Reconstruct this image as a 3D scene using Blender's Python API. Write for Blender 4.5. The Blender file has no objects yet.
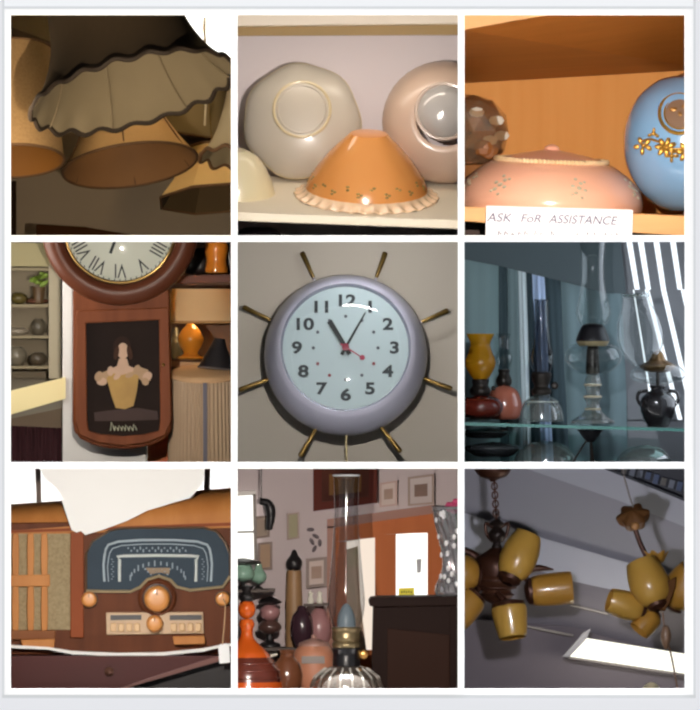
import bpy, math, random
from math import sin, cos, pi, radians as R, sqrt, atan2
from mathutils import Vector, Matrix, Euler

random.seed(7)
SC = bpy.context.scene
COL = SC.collection

# ------------------------------------------------------------------ frame of reference
PX = 0.003                    # the front board: one photo pixel = 3 mm
FOCAL = 500.0
D = 710 * PX * FOCAL / 36.0   # camera distance in front of the board
ZC = 1.5                      # height of the middle of the board
Z = 230.0 / 700.0             # a "unit" is about one millimetre (1/3.04 photo pixel)
X0, Y0, PITCH, OPEN = 10.7, 15.0, 226.8, 220.4


class Tile:
    """One compartment; P turns (u, v, depth) into a point."""
    def __init__(self, c, r):
        self.ox, self.oy = 6 + 227 * c, 10 + 227 * r
        self.c, self.r = c, r

    def lo(self):
        g = (PITCH - OPEN) / 2 - 1.0
        return (-56 if self.c == 0 else xs[self.c] - g, -59 if self.r == 0 else ys[self.r] - g)

    def hi(self):
        g = (PITCH - OPEN) / 2 - 1.0
        return (756 if self.c == 2 else xs[self.c] + OPEN + g, 769 if self.r == 2 else ys[self.r] + OPEN + g)

    def P(self, u, v, d):
        k = (D + d) / D
        return Vector(((self.ox + u * Z - 350) * PX * k, d, ZC + (355 - self.oy - v * Z) * PX * k))


def unit(d):
    return Z * PX * (D + d) / D


T1, T2, T3, T4, T5, T6, T7, T8, T9 = [Tile(c, r) for r in range(3) for c in range(3)]

# ------------------------------------------------------------------ materials
def lin(c):
    c = c / 255.0
    return c / 12.92 if c <= 0.04045 else ((c + 0.055) / 1.055) ** 2.4


def rgb(t):
    return (lin(t[0]), lin(t[1]), lin(t[2]), 1)


MATS = {}


def mat(name, col, rough=0.5, metal=0.0, var=0.0, scale=8.0, stretch=(1, 1, 1), bump=0.0, coat=0.0, spec=0.5,
        col2=None, kind='noise', emit=0.0, trans=0.0):
    if name in MATS:
        return MATS[name]
    m = bpy.data.materials.new(name)
    m.use_nodes = True
    nt = m.node_tree
    b = nt.nodes['Principled BSDF']
    b.inputs['Base Color'].default_value = rgb(col)
    b.inputs['Roughness'].default_value = rough
    b.inputs['Metallic'].default_value = metal
    b.inputs['Specular IOR Level'].default_value = spec
    b.inputs['Coat Weight'].default_value = coat
    b.inputs['Coat Roughness'].default_value = 0.12
    if emit:
        b.inputs['Emission Color'].default_value = rgb(col)
        b.inputs['Emission Strength'].default_value = emit
    if var or bump or col2:
        tc = nt.nodes.new('ShaderNodeTexCoord')
        mp = nt.nodes.new('ShaderNodeMapping')
        mp.inputs['Scale'].default_value = stretch
        nt.links.new(tc.outputs['Object'], mp.inputs['Vector'])
        if kind == 'wave':
            tx = nt.nodes.new('ShaderNodeTexWave')
            tx.inputs['Scale'].default_value = scale
            tx.inputs['Distortion'].default_value = 6.0
            tx.inputs['Detail'].default_value = 3.0
        elif kind == 'stripe':
            tx = nt.nodes.new('ShaderNodeTexWave')
            tx.inputs['Scale'].default_value = scale
            tx.inputs['Distortion'].default_value = 0.0
        elif kind == 'check':
            tx = nt.nodes.new('ShaderNodeTexChecker')
            tx.inputs['Scale'].default_value = scale
        else:
            tx = nt.nodes.new('ShaderNodeTexNoise')
            tx.inputs['Scale'].default_value = scale
            tx.inputs['Detail'].default_value = 4.0
        nt.links.new(mp.outputs['Vector'], tx.inputs['Vector'])
        fac = tx.outputs['Fac']
        if var or col2:
            mx = nt.nodes.new('ShaderNodeMix')
            mx.data_type = 'RGBA'
            c1 = rgb(col)
            c2 = rgb(col2) if col2 else tuple(x * (1 - var) for x in c1[:3]) + (1,)
            mx.inputs['A'].default_value = c1
            mx.inputs['B'].default_value = c2
            nt.links.new(fac, mx.inputs['Factor'])
            nt.links.new(mx.outputs['Result'], b.inputs['Base Color'])
        if bump:
            bp = nt.nodes.new('ShaderNodeBump')
            bp.inputs['Strength'].default_value = bump
            bp.inputs['Distance'].default_value = 0.004
            nt.links.new(fac, bp.inputs['Height'])
            nt.links.new(bp.outputs['Normal'], b.inputs['Normal'])
    if trans:      # light that passes through thin cloth or milk glass
        tr = nt.nodes.new('ShaderNodeBsdfTranslucent')
        tr.inputs['Color'].default_value = rgb(col)
        ms = nt.nodes.new('ShaderNodeMixShader')
        ms.inputs[0].default_value = trans
        out = nt.nodes['Material Output']
        nt.links.new(b.outputs[0], ms.inputs[1])
        nt.links.new(tr.outputs[0], ms.inputs[2])
        nt.links.new(ms.outputs[0], out.inputs[0])
    MATS[name] = m
    return m


def glass(name, tint=(235, 240, 240), edge=0.75, base=0.05, rough=0.03, gloss=(255, 255, 255), body=0.0, bodycol=(200, 205, 205)):
    """Thin blown glass: clear with a sheen that grows towards the rim; body adds some milky colour."""
    if name in MATS:
        return MATS[name]
    m = bpy.data.materials.new(name)
    m.use_nodes = True
    nt = m.node_tree
    for n in list(nt.nodes):
        if n.type != 'OUTPUT_MATERIAL':
            nt.nodes.remove(n)
    out = nt.nodes['Material Output']
    tr = nt.nodes.new('ShaderNodeBsdfTransparent')
    tr.inputs['Color'].default_value = rgb(tint)
    gl = nt.nodes.new('ShaderNodeBsdfGlossy')
    gl.inputs['Roughness'].default_value = rough
    gl.inputs['Color'].default_value = rgb(gloss)
    lw = nt.nodes.new('ShaderNodeLayerWeight')
    lw.inputs['Blend'].default_value = 0.35
    pw = nt.nodes.new('ShaderNodeMath'); pw.operation = 'POWER'; pw.inputs[1].default_value = 2.2
    ml = nt.nodes.new('ShaderNodeMath'); ml.operation = 'MULTIPLY_ADD'
    ml.inputs[1].default_value = edge; ml.inputs[2].default_value = base
    nt.links.new(lw.outputs['Facing'], pw.inputs[0])
    nt.links.new(pw.outputs[0], ml.inputs[0])
    src = tr.outputs[0]
    if body:
        df = nt.nodes.new('ShaderNodeBsdfDiffuse'); df.inputs['Color'].default_value = rgb(bodycol)
        m0 = nt.nodes.new('ShaderNodeMixShader'); m0.inputs[0].default_value = body
        nt.links.new(src, m0.inputs[1]); nt.links.new(df.outputs[0], m0.inputs[2])
        src = m0.outputs[0]
    ms = nt.nodes.new('ShaderNodeMixShader')
    nt.links.new(ml.outputs[0], ms.inputs[0])
    nt.links.new(src, ms.inputs[1])
    nt.links.new(gl.outputs[0], ms.inputs[2])
    nt.links.new(ms.outputs[0], out.inputs[0])
    MATS[name] = m
    return m


def glow(name, col, strength):
    if name in MATS:
        return MATS[name]
    m = bpy.data.materials.new(name)
    m.use_nodes = True
    nt = m.node_tree
    for n in list(nt.nodes):
        if n.type != 'OUTPUT_MATERIAL':
            nt.nodes.remove(n)
    e = nt.nodes.new('ShaderNodeEmission')
    e.inputs['Color'].default_value = rgb(col)
    e.inputs['Strength'].default_value = strength
    nt.links.new(e.outputs[0], nt.nodes['Material Output'].inputs[0])
    MATS[name] = m
    return m


# ------------------------------------------------------------------ mesh building
SCALE = {}
TILE_OF = {}


class MB:
    def __init__(self):
        self.v, self.f = [], []

    def add(self, vs, fs, M=None):
        o = len(self.v)
        for p in vs:
            p = Vector(p)
            self.v.append(M @ p if M else p)
        self.f += [tuple(i + o for i in f) for f in fs]
        return self

    def box(self, c, s, M=None):
        x, y, z = [k / 2 for k in s]
        vs = [Vector(c) + Vector((a * x, b * y, e * z)) for a in (-1, 1) for b in (-1, 1) for e in (-1, 1)]
        fs = [(0, 1, 3, 2), (4, 6, 7, 5), (0, 4, 5, 1), (2, 3, 7, 6), (0, 2, 6, 4), (1, 5, 7, 3)]
        return self.add(vs, fs, M)

    def hexa(self, p):       # eight corners: front four (loop), back four (same order)
        return self.add(p, [(0, 1, 2, 3), (7, 6, 5, 4), (0, 4, 5, 1), (1, 5, 6, 2), (2, 6, 7, 3), (3, 7, 4, 0)])

    def poly(self, pts, org=(0, 0), y0=0, y1=10):
        """An outline in (u, v) units extruded in depth."""
        n = len(pts)
        a = [(p[0] - org[0], y0, org[1] - p[1]) for p in pts]
        b = [(p[0] - org[0], y1, org[1] - p[1]) for p in pts]
        fs = [tuple(range(n)), tuple(range(2 * n - 1, n - 1, -1))]
        fs += [(i, i + n, (i + 1) % n + n, (i + 1) % n) for i in range(n)]
        return self.add(a + b, fs)

    def lathe(self, prof, n=48, M=None, warp=None, cap=False):
        vs, fs = [], []
        for i, (r, z) in enumerate(prof):
            for k in range(n):
                t = 2 * pi * k / n
                rr, zz = (warp(t, r, z, i) if warp else (r, z))
                vs.append((rr * cos(t), rr * sin(t), zz))
        for i in range(len(prof) - 1):
            for k in range(n):
                k2 = (k + 1) % n
                fs.append((i * n + k, i * n + k2, (i + 1) * n + k2, (i + 1) * n + k))
        if cap:
            if prof[0][0] > 0.01: fs.append(tuple(range(n - 1, -1, -1)))
            if prof[-1][0] > 0.01: fs.append(tuple((len(prof) - 1) * n + k for k in range(n)))
        return self.add(vs, fs, M)

    def tube(self, pts, r, n=10, closed=False, M=None):
        pts = [Vector(p) for p in pts]
        N = len(pts)
        rs = r if isinstance(r, (list, tuple)) else [r] * N
        vs, fs = [], []
        up = Vector((0.13, 0.21, 0.97))
        for i, p in enumerate(pts):
            if closed:
                t = pts[(i + 1) % N] - pts[i - 1]
            else:
                t = pts[min(i + 1, N - 1)] - pts[max(i - 1, 0)]
            t = t.normalized() if t.length > 1e-9 else Vector((0, 0, 1))
            a = t.cross(up)
            if a.length < 1e-3: a = t.cross(Vector((1, 0, 0)))
            a.normalize(); b = t.cross(a)
            for k in range(n):
                q = 2 * pi * k / n
                vs.append(p + (a * cos(q) + b * sin(q)) * rs[i])
        for i in range(N if closed else N - 1):
            j = (i + 1) % N
            for k in range(n):
                k2 = (k + 1) % n
                fs.append((i * n + k, i * n + k2, j * n + k2, j * n + k))
        if not closed:
            fs.append(tuple(range(n - 1, -1, -1)))
            fs.append(tuple((N - 1) * n + k for k in range(n)))
        return self.add(vs, fs, M)

    def ball(self, c, r, n=20, m=12, M=None):
        r = (r, r, r) if not isinstance(r, (tuple, list)) else r
        vs, fs = [(c[0], c[1], c[2] - r[2])], []
        for i in range(1, m):
            a = -pi / 2 + pi * i / m
            for k in range(n):
                t = 2 * pi * k / n
                vs.append((c[0] + r[0] * cos(a) * cos(t), c[1] + r[1] * cos(a) * sin(t), c[2] + r[2] * sin(a)))
        vs.append((c[0], c[1], c[2] + r[2]))
        for k in range(n):
            fs.append((0, 1 + (k + 1) % n, 1 + k))
            fs.append((len(vs) - 1, 1 + (m - 2) * n + k, 1 + (m - 2) * n + (k + 1) % n))
        for i in range(m - 2):
            for k in range(n):
                a, b = 1 + i * n + k, 1 + i * n + (k + 1) % n
                fs.append((a, b, b + n, a + n))
        return self.add(vs, fs, M)

    def ring(self, c, R0, r, n=40, axis='z', sq=1.0):
        pts = []
        for k in range(n):
            t = 2 * pi * k / n
            a, b = R0 * cos(t), R0 * sin(t) * sq
            pts.append({'z': (c[0] + a, c[1] + b, c[2]), 'y': (c[0] + a, c[1], c[2] + b), 'x': (c[0], c[1] + a, c[2] + b)}[axis])
        return self.tube(pts, r, 8, True)

    def text(self, s, size, M, depth=0.6, wide=1.0, bold=0.0):
        cu = bpy.data.curves.new('glyphs', 'FONT')
        cu.body = s; cu.size = size; cu.align_x = 'CENTER'; cu.align_y = 'CENTER'; cu.extrude = depth; cu.offset = bold
        o = bpy.data.objects.new('glyphs', cu)
        COL.objects.link(o)
        dg = bpy.context.evaluated_depsgraph_get()
        me = o.evaluated_get(dg).to_mesh()
        vs = [(v.co.x * wide, v.co.y, v.co.z) for v in me.vertices]
        fs = [tuple(p.vertices) for p in me.polygons]
        self.add(vs, fs, M)
        bpy.data.objects.remove(o); bpy.data.curves.remove(cu)
        return self

    def build(self, name, m, parent=None, at=None, rot=(0, 0, 0), smooth=45, bev=0.0, loc=None):
        if at:
            s = unit(at[3])
        elif parent is not None:
            s = SCALE[parent.name]
        else:
            s = 1.0
        me = bpy.data.meshes.new(name)
        me.from_pydata([tuple(p * s) for p in self.v], [], self.f)
        me.validate()
        import bmesh
        bm = bmesh.new(); bm.from_mesh(me)
        bmesh.ops.remove_doubles(bm, verts=bm.verts, dist=1e-6)
        bmesh.ops.recalc_face_normals(bm, faces=bm.faces)
        bm.to_mesh(me); bm.free()
        o = bpy.data.objects.new(name, me)
        COL.objects.link(o)
        me.materials.append(m)
        if smooth:
            for p in me.polygons: p.use_smooth = True
            me.set_sharp_from_angle(angle=R(smooth))
        if bev:
            b = o.modifiers.new('edge', 'BEVEL'); b.width = bev * s; b.segments = 2; b.limit_method = 'ANGLE'
        if parent is not None:
            o.parent = parent
        if at:
            o.location = at[0].P(at[1], at[2], at[3])
            TILE_OF[o.name] = at[0]
        if loc:
            o.location = loc
            TILE_OF[o.name] = T
        o.rotation_euler = [R(a) for a in rot]
        SCALE[o.name] = s
        return o


def tag(o, label, cat, group=None, kind=None):
    o['label'] = label; o['category'] = cat
    if group: o['group'] = group
    if kind: o['kind'] = kind
    return o


def thing(name, label, cat, T, u, v, d, rot=(0, 0, 0), group=None):
    o = bpy.data.objects.new(name, None)
    COL.objects.link(o)
    o.empty_display_size = 0.05
    o.location = T.P(u, v, d)
    o.rotation_euler = [R(a) for a in rot]
    SCALE[o.name] = unit(d)
    TILE_OF[o.name] = T
    return tag(o, label, cat, group)


def structure(o):
    o['kind'] = 'structure'
    return o


def uv(pairs, v0):            # (radius, v) pairs to a lathe profile
    return [(r, v0 - v) for r, v in pairs]


FACE = Matrix.Rotation(R(90), 4, 'X')      # turn something that stands on z so that it faces the viewer (-y)


def smooth_path(pts, k=4):                 # Catmull-Rom through the points
    pts = [Vector(p) for p in pts]
    out = []
    for i in range(len(pts) - 1):
        a, b, c, d = pts[max(i - 1, 0)], pts[i], pts[i + 1], pts[min(i + 2, len(pts) - 1)]
        for j in range(k):
            t = j / k
            out.append(0.5 * (2 * b + (c - a) * t + (2 * a - 5 * b + 4 * c - d) * t * t + (3 * b - a - 3 * c + d) * t ** 3))
    out.append(pts[-1])
    return out


def prof(pts, k=4):                        # the same for a lathe profile
    return [(max(p.x, 0), p.y) for p in smooth_path([(a, b, 0) for a, b in pts], k)]


# ------------------------------------------------------------------ lights
def area(name, p, target, sx, sy, power, col=(255, 255, 255)):
    l = bpy.data.lights.new(name, 'AREA')
    l.shape = 'RECTANGLE'; l.size = sx; l.size_y = sy; l.energy = power
    l.color = rgb(col)[:3]
    o = bpy.data.objects.new(name, l); COL.objects.link(o)
    o.location = p
    o.rotation_euler = (Vector(target) - Vector(p)).to_track_quat('-Z', 'Y').to_euler()
    return o


def fill_spot(name, T, power, col=(255, 255, 255), du=0, dv=0, dist=1.6, soft=0.012):
    """An added, unseen fill spotlight: a node mask cuts the beam to one opening of the board."""
    l = bpy.data.lights.new(name, 'SPOT')
    l.energy = power; l.color = rgb(col)[:3]; l.spot_size = R(100); l.spot_blend = 0.0
    l.shadow_soft_size = soft
    o = bpy.data.objects.new(name, l); COL.objects.link(o)
    o.location = T.P(350 + du, 350 + dv, -dist)
    o.rotation_euler = (R(90), 0, 0)
    l.use_nodes = True
    nt = l.node_tree
    em = next(n for n in nt.nodes if n.type == 'EMISSION')
    tc = nt.nodes.new('ShaderNodeTexCoord')
    sp = nt.nodes.new('ShaderNodeSeparateXYZ')
    nt.links.new(tc.outputs['Normal'], sp.inputs[0])
    ng = nt.nodes.new('ShaderNodeMath'); ng.operation = 'MULTIPLY'; ng.inputs[1].default_value = -1
    nt.links.new(sp.outputs['Z'], ng.inputs[0])
    half = (OPEN / 2 + 1.2) * PX / dist
    cx, cz = xs[T.c] + OPEN / 2, ys[T.r] + OPEN / 2
    prod = None
    for ax, ctr in (('X', (px(cx, cz).x - o.location.x) / dist), ('Y', (px(cx, cz).z - o.location.z) / dist)):
        dv_ = nt.nodes.new('ShaderNodeMath'); dv_.operation = 'DIVIDE'
        nt.links.new(sp.outputs[ax], dv_.inputs[0]); nt.links.new(ng.outputs[0], dv_.inputs[1])
        sb = nt.nodes.new('ShaderNodeMath'); sb.operation = 'SUBTRACT'; sb.inputs[1].default_value = ctr
        nt.links.new(dv_.outputs[0], sb.inputs[0])
        ab = nt.nodes.new('ShaderNodeMath'); ab.operation = 'ABSOLUTE'
        nt.links.new(sb.outputs[0], ab.inputs[0])
        mr = nt.nodes.new('ShaderNodeMapRange'); mr.clamp = True
        mr.inputs['From Min'].default_value = half - 0.002; mr.inputs['From Max'].default_value = half + 0.002
        mr.inputs['To Min'].default_value = 1; mr.inputs['To Max'].default_value = 0
        nt.links.new(ab.outputs[0], mr.inputs['Value'])
        if prod is None:
            prod = mr.outputs['Result']
        else:
            mu = nt.nodes.new('ShaderNodeMath'); mu.operation = 'MULTIPLY'
            nt.links.new(prod, mu.inputs[0]); nt.links.new(mr.outputs['Result'], mu.inputs[1])
            prod = mu.outputs[0]
    nt.links.new(prod, em.inputs['Strength'])
    return o


def point(name, p, power, col=(255, 255, 255), soft=0.03):
    l = bpy.data.lights.new(name, 'POINT')
    l.energy = power; l.color = rgb(col)[:3]; l.shadow_soft_size = soft
    o = bpy.data.objects.new(name, l); COL.objects.link(o)
    o.location = p
    return o


# ------------------------------------------------------------------ the board with its nine openings
M_white = mat('white_paint', (255, 255, 255), 0.9, spec=0.0)
M_bg = mat('pale_grey_paint', (234, 235, 239), 0.9, spec=0.0)
M_line = mat('grey_line_paint', (219, 221, 224), 0.9, spec=0.0)
M_strip = mat('off_white_paint', (246, 248, 251), 0.9, spec=0.0)
M_line2 = mat('darker_line_paint', (212, 214, 216), 0.9, spec=0.0)
M_dark = mat('dark_lining', (30, 28, 27), 0.9, spec=0.0)


def px(x, y, d=0.0):
    return Vector(((x - 350) * PX, d, ZC + (355 - y) * PX))


def pbox(mb, x0, y0, x1, y1, d0, d1):
    a, b = px(x0, y0), px(x1, y1)
    mb.box(((a.x + b.x) / 2, (d0 + d1) / 2, (a.z + b.z) / 2), (abs(b.x - a.x), d1 - d0, abs(a.z - b.z)))


THK = 0.012
xs = [X0 + i * PITCH for i in range(3)]
ys = [Y0 + i * PITCH for i in range(3)]
L_, R_, TP, BT = 4.3, 693.3, 8.8, 694.8
mb = MB()
cuts = [(L_, xs[0]), (xs[0] + OPEN, xs[1]), (xs[1] + OPEN, xs[2]), (xs[2] + OPEN, R_)]
for a, b in cuts:
    pbox(mb, a, TP, b, BT, 0, THK)
rows = [(TP, ys[0]), (ys[0] + OPEN, ys[1]), (ys[1] + OPEN, ys[2]), (ys[2] + OPEN, BT)]
for c in range(3):
    for a, b in rows:
        pbox(mb, xs[c], a, xs[c] + OPEN, b, 0, THK)
structure(mb.build('trim_1', M_white, smooth=0))
mb = MB(); pbox(mb, L_ - 2.2, -40, L_, BT, 0, THK); pbox(mb, R_, -40, R_ + 2.4, BT, 0, THK); pbox(mb, L_, 6.4, R_, TP, 0, THK)
structure(mb.build('trim_2', M_line, smooth=0))
mb = MB(); pbox(mb, L_ - 2.2, BT, R_ + 2.4, BT + 3.2, 0, THK)
structure(mb.build('trim_3', M_line2, smooth=0))
mb = MB(); pbox(mb, L_, -40, R_, 6.4, 0, THK)
structure(mb.build('trim_4', M_strip, smooth=0))
mb = MB(); pbox(mb, -60, -40, L_ - 2.2, BT + 3.2, 0, THK); pbox(mb, R_ + 2.4, -40, 760, BT + 3.2, 0, THK); pbox(mb, -60, BT + 3.2, 760, 770, 0, THK)
structure(mb.build('wall_front', M_bg, smooth=0))

# carcass behind: dividers hidden behind the bars, outer boards set well outside
DEEP = 2.0
for i in (0, 1):
    x = xs[i] + OPEN + (PITCH - OPEN) / 2
    mb = MB(); pbox(mb, x - 0.7, -50, x + 0.7, 765, THK, DEEP)
    structure(mb.build('partition_upright', M_dark, smooth=0))
for i in (0, 1):
    y = ys[i] + OPEN + (PITCH - OPEN) / 2
    for c, (a, b) in enumerate([(-55, xs[0] + OPEN + 2.4), (xs[1] - 2.4, xs[1] + OPEN + 2.4), (xs[2] - 2.4, 755)]):
        mb = MB(); pbox(mb, a, y - 0.7, b, y + 0.7, THK, DEEP)
        structure(mb.build('partition_level', M_dark, smooth=0))
mb = MB(); pbox(mb, -62, -60, -57, 775, THK, DEEP); structure(mb.build('wall_left', M_dark, smooth=0))
mb = MB(); pbox(mb, 757, -60, 762, 775, THK, DEEP); structure(mb.build('wall_right', M_dark, smooth=0))
mb = MB(); pbox(mb, -62, -65, 762, -60, 0, DEEP); structure(mb.build('ceiling', M_dark, smooth=0))
mb = MB(); pbox(mb, -62, 770, 762, 775, THK, DEEP); structure(mb.build('floor', M_dark, smooth=0))
mb = MB(); pbox(mb, -62, -65, 762, 775, DEEP, DEEP + 0.02); structure(mb.build('wall_back', M_dark, smooth=0))


def backwall(T, d, m, name='wall_back', du=(-40, 740), dv=(-40, 740), tilt=0):
    """The rear wall of one compartment."""
    l = {0: -120, 1: 3, 2: 3}[T.c]; r = {0: 697, 1: 697, 2: 820}[T.c]
    t = {0: -120, 1: 3, 2: 3}[T.r]; b = {0: 697, 1: 697, 2: 820}[T.r]
    mb = MB(); mb.poly([(l, t), (r, t), (r, b), (l, b)], (350, 350), 0, 12)
    return structure(mb.build(name, m, at=(T, 350, 350, d), rot=(tilt, 0, 0), smooth=0))

# ================================================================== hanging cloth lampshades
T = T1
backwall(T, 1.85, mat('dim_plaster', (112, 102, 90), 0.9, var=0.15, scale=3))
mb = MB(); mb.poly([(-100, -60), (150, -60), (150, 100), (15, 52), (-100, 20)], (60, 20), 0, 30)
structure(mb.build('ceiling_soffit', mat('plaster_soffit', (150, 138, 116), 0.9), at=(T, 60, 20, 1.62), smooth=0))

win = thing('window_1', 'bright white window behind the dark scalloped lampshade', 'window', T, 640, 60, 1.8)
win['kind'] = 'structure'
mb = MB(); mb.poly([(520, -60), (760, -60), (760, 170), (520, 170)], (640, 60), 0, 6)
mb.build('pane', glow('daylight_pane', (255, 254, 246), 2.2), win, smooth=0)
mb = MB(); mb.poly([(500, 170), (780, 170), (780, 190), (500, 190)], (640, 60), -14, 6)
mb.build('window_sill', mat('grey_sill', (120, 112, 96), 0.7), win, smooth=0)

M_brownblack = mat('dark_brown_fabric', (60, 47, 29), 0.85, var=0.2, scale=60, stretch=(1, 1, 0.1))
M_lin = mat('grey_beige_lining', (128, 116, 92), 0.85, var=0.12, scale=14, trans=0.12)
M_hem = mat('dark_hem_braid', (42, 30, 18), 0.8, var=0.3, scale=90)
M_tan = mat('tan_linen', (203, 166, 112), 0.85, var=0.18, scale=90, bump=0.2, trans=0.3)
M_tan2 = mat('pale_tan_linen', (214, 184, 128), 0.85, var=0.12, scale=60, trans=0.3)
M_tantex = mat('woven_straw_cloth', (166, 136, 94), 0.85, col2=(132, 104, 66), scale=120, bump=0.6, trans=0.2)
M_or = mat('orange_lining', (122, 78, 20), 0.8, var=0.15, scale=10)
M_brl = mat('brown_lining', (128, 92, 54), 0.8, col2=(98, 66, 36), scale=5)
M_edge = mat('brown_edge_tape', (82, 56, 30), 0.8)
M_pale = mat('pale_grey_silk', (178, 166, 138), 0.8, var=0.1, scale=20, trans=0.2)
M_oliv = mat('olive_lining', (70, 54, 28), 0.85, var=0.2, scale=10)
M_brass = mat('dull_brass', (150, 118, 58), 0.4, 0.9)
M_cord = mat('pale_cord', (190, 182, 160), 0.7)


def hang(t, ztop, m=M_brass):
    mb = MB(); mb.tube([(0, 0, ztop - 4), (0, 0, ztop + 26)], 5)
    mb.tube([(0, 0, ztop + 26), (0, 0, ztop + 520)], 1.2)
    return mb.build('hanging_rod', m, t)


def fitter(t, r, z):
    mb = MB(); mb.ring((0, 0, z), 14, 2.2)
    for k in range(3):
        a = 2 * pi * k / 3
        mb.tube([(14 * cos(a), 14 * sin(a), z), (r * cos(a), r * sin(a), z)], 1.8)
    return mb.build('fitter_ring', M_brass, t)


def scal(n, amp, zone, r0=0, dr=0):
    def f(t, r, z, i):
        w = max(0.0, 1 - z / zone)
        s = (0.5 - 0.5 * cos(n * t)) * (1 + 0.25 * sin(3.1 * t))
        return r + dr * w * s, z - amp * w * s + amp * 0.5 * w
    return f


# big dark bell
t = thing('hanging_lampshade', 'large dark brown bell lampshade with scalloped hem and grey lining', 'lampshade', T, 385, 248, 0.44, (-17, -14, 0), None)
P = prof([(316, 0), (286, 34), (258, 78), (232, 130), (212, 190), (202, 260), (194, 340), (188, 420)], 5)
sw = scal(19, 15, 70, dr=6)
MB().lathe(P, 160, warp=sw).build('fabric', M_brownblack, t)
MB().lathe([(r - 3, z) for r, z in P], 160, warp=sw).build('lining', M_lin, t)
mb = MB()
for s, rad in ((0, 7.5), (7, 4.5)):
    ring = []
    for k in range(240):
        a = 2 * pi * k / 240
        r_, z_ = sw(a, 316, 0, 0)
        ring.append(((r_ - .6 * s) * cos(a), (r_ - .6 * s) * sin(a), z_ + s))
    mb.tube(ring, rad, 6, True)
mb.build('hem_braid', M_hem, t)
for k in range(8):
    a = 2 * pi * k / 8 + 0.3
    MB().tube([((r - 7) * cos(a), (r - 7) * sin(a), z) for r, z in P], 2.6, 6).build('wire_rib', mat('seam_tape', (108, 96, 74), 0.8), t)
fitter(t, 190, 400); hang(t, 420)


def cone_shade(label, u, v, d, rot, P, m1, m2, n=64, warp=None, edge=4.5, facet=False, group=None):
    t = thing('hanging_lampshade', label, 'lampshade', T, u, v, d, rot, group)
    sm = 20 if facet else 45
    MB().lathe(P, n, warp=warp).build('fabric', m1, t, smooth=sm)
    MB().lathe([(r - 3, z) for r, z in P], n, warp=warp).build('lining', m2, t, smooth=sm)
    r0 = P[0][0]
    nn = n if facet else 96
    pts = []
    for k in range(nn):
        a = 2 * pi * k / nn
        rr, zz = warp(a, r0, P[0][1], 0) if warp else (r0, P[0][1])
        pts.append((rr * cos(a), rr * sin(a), zz))
    MB().tube(pts, edge, 6, True).build('rim_tape', M_edge, t)
    rt, zt = P[-1]
    mb = MB(); mb.ring((0, 0, zt), rt, 3.5); mb.build('top_ring', M_edge, t)
    fitter(t, rt, zt - 6); hang(t, zt)
    return t


t = cone_shade('tan cone lampshade with brown lining below the dark scalloped bell', 377, 472, 1.12, (-17, -8, 0), prof([(206, 0), (166, 62), (130, 128), (104, 190), (84, 240)], 3), M_tan, M_brl)
for k in range(6):
    a = 2 * pi * k / 6 + 0.5
    MB().tube([(201 * cos(a), 201 * sin(a), 2), (80 * cos(a), 80 * sin(a), 236)], 2.4, 6).build('wire_rib', mat('lining_seam', (80, 54, 30), 0.8), t)
cone_shade('textured straw drum lampshade with orange lining, cut by the picture edge', 18, 459, 0.82, (-17, -2, 0), prof([(160, 0), (153, 80), (146, 170), (138, 260), (130, 352)], 3), M_tantex, M_or)
cone_shade('panelled pale tan lampshade with dark olive lining, lowest of the shades', 640, 574, 1.42, (-14, 1, 22.5), [(182, 0), (136, 56), (98, 112), (76, 160)], M_tan2, M_oliv, n=8, facet=True)
cone_shade('pale grey silk lampshade with wavy hem at the picture edge', 742, 452, 0.78, (-12, 3, 0), prof([(150, 0), (128, 30), (104, 90), (86, 170), (74, 260), (62, 350), (56, 470)], 4), M_pale, M_lin, n=120, warp=scal(12, 16, 60, dr=6), edge=6)
t = cone_shade('dim grey brown lampshade behind the dark bell and the tan cone', 560, 372, 1.66, (4, 10, 0), prof([(150, 0), (118, 60), (96, 130), (80, 210)], 3), mat('dusky_cloth', (122, 108, 78), 0.9, trans=0.4), mat('dusky_lining', (118, 104, 74), 0.9, trans=0.5))

o = MB().tube([(0, 0, 0), (3, 0, 60), (-2, 0, 130), (0, 0, 330)], 3.2).build('dangling_string', M_cord, at=(T, 605, 352, 1.3))
tag(o, 'thin pale cord dangling between the shades', 'cord')
mb = MB(); mb.poly([(-60, 520), (30, 520), (30, 740), (-60, 740)], (0, 630), 0, 40)
structure(mb.build('column', mat('blackish_wood', (26, 18, 12), 0.9, spec=0.0), at=(T, 0, 630, 1.45), smooth=0))
mb = MB(); mb.poly([(92, 652), (240, 660), (392, 686), (392, 760), (92, 760)], (240, 700), 0, 40)
structure(mb.build('door_lintel', mat('brown_lintel', (40, 24, 13), 0.9, spec=0.0), at=(T, 240, 700, 1.4), smooth=0))

fill_spot('lamp', T, 200, (255, 232, 200), dv=330, dist=1.6)  # added fill from below, lifts the linings
area('lamp', T.P(420, -170, 1.25), T.P(380, 500, 1.25), 0.7, 0.4, 26, (255, 216, 156))  # unseen warm fill, brightens the shades from above
area('lamp', T.P(-60, 400, 0.35), T.P(200, 300, 0.9), 0.2, 0.2, 2.4, (255, 230, 196))  # added side fill, no lamp stands here

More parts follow.
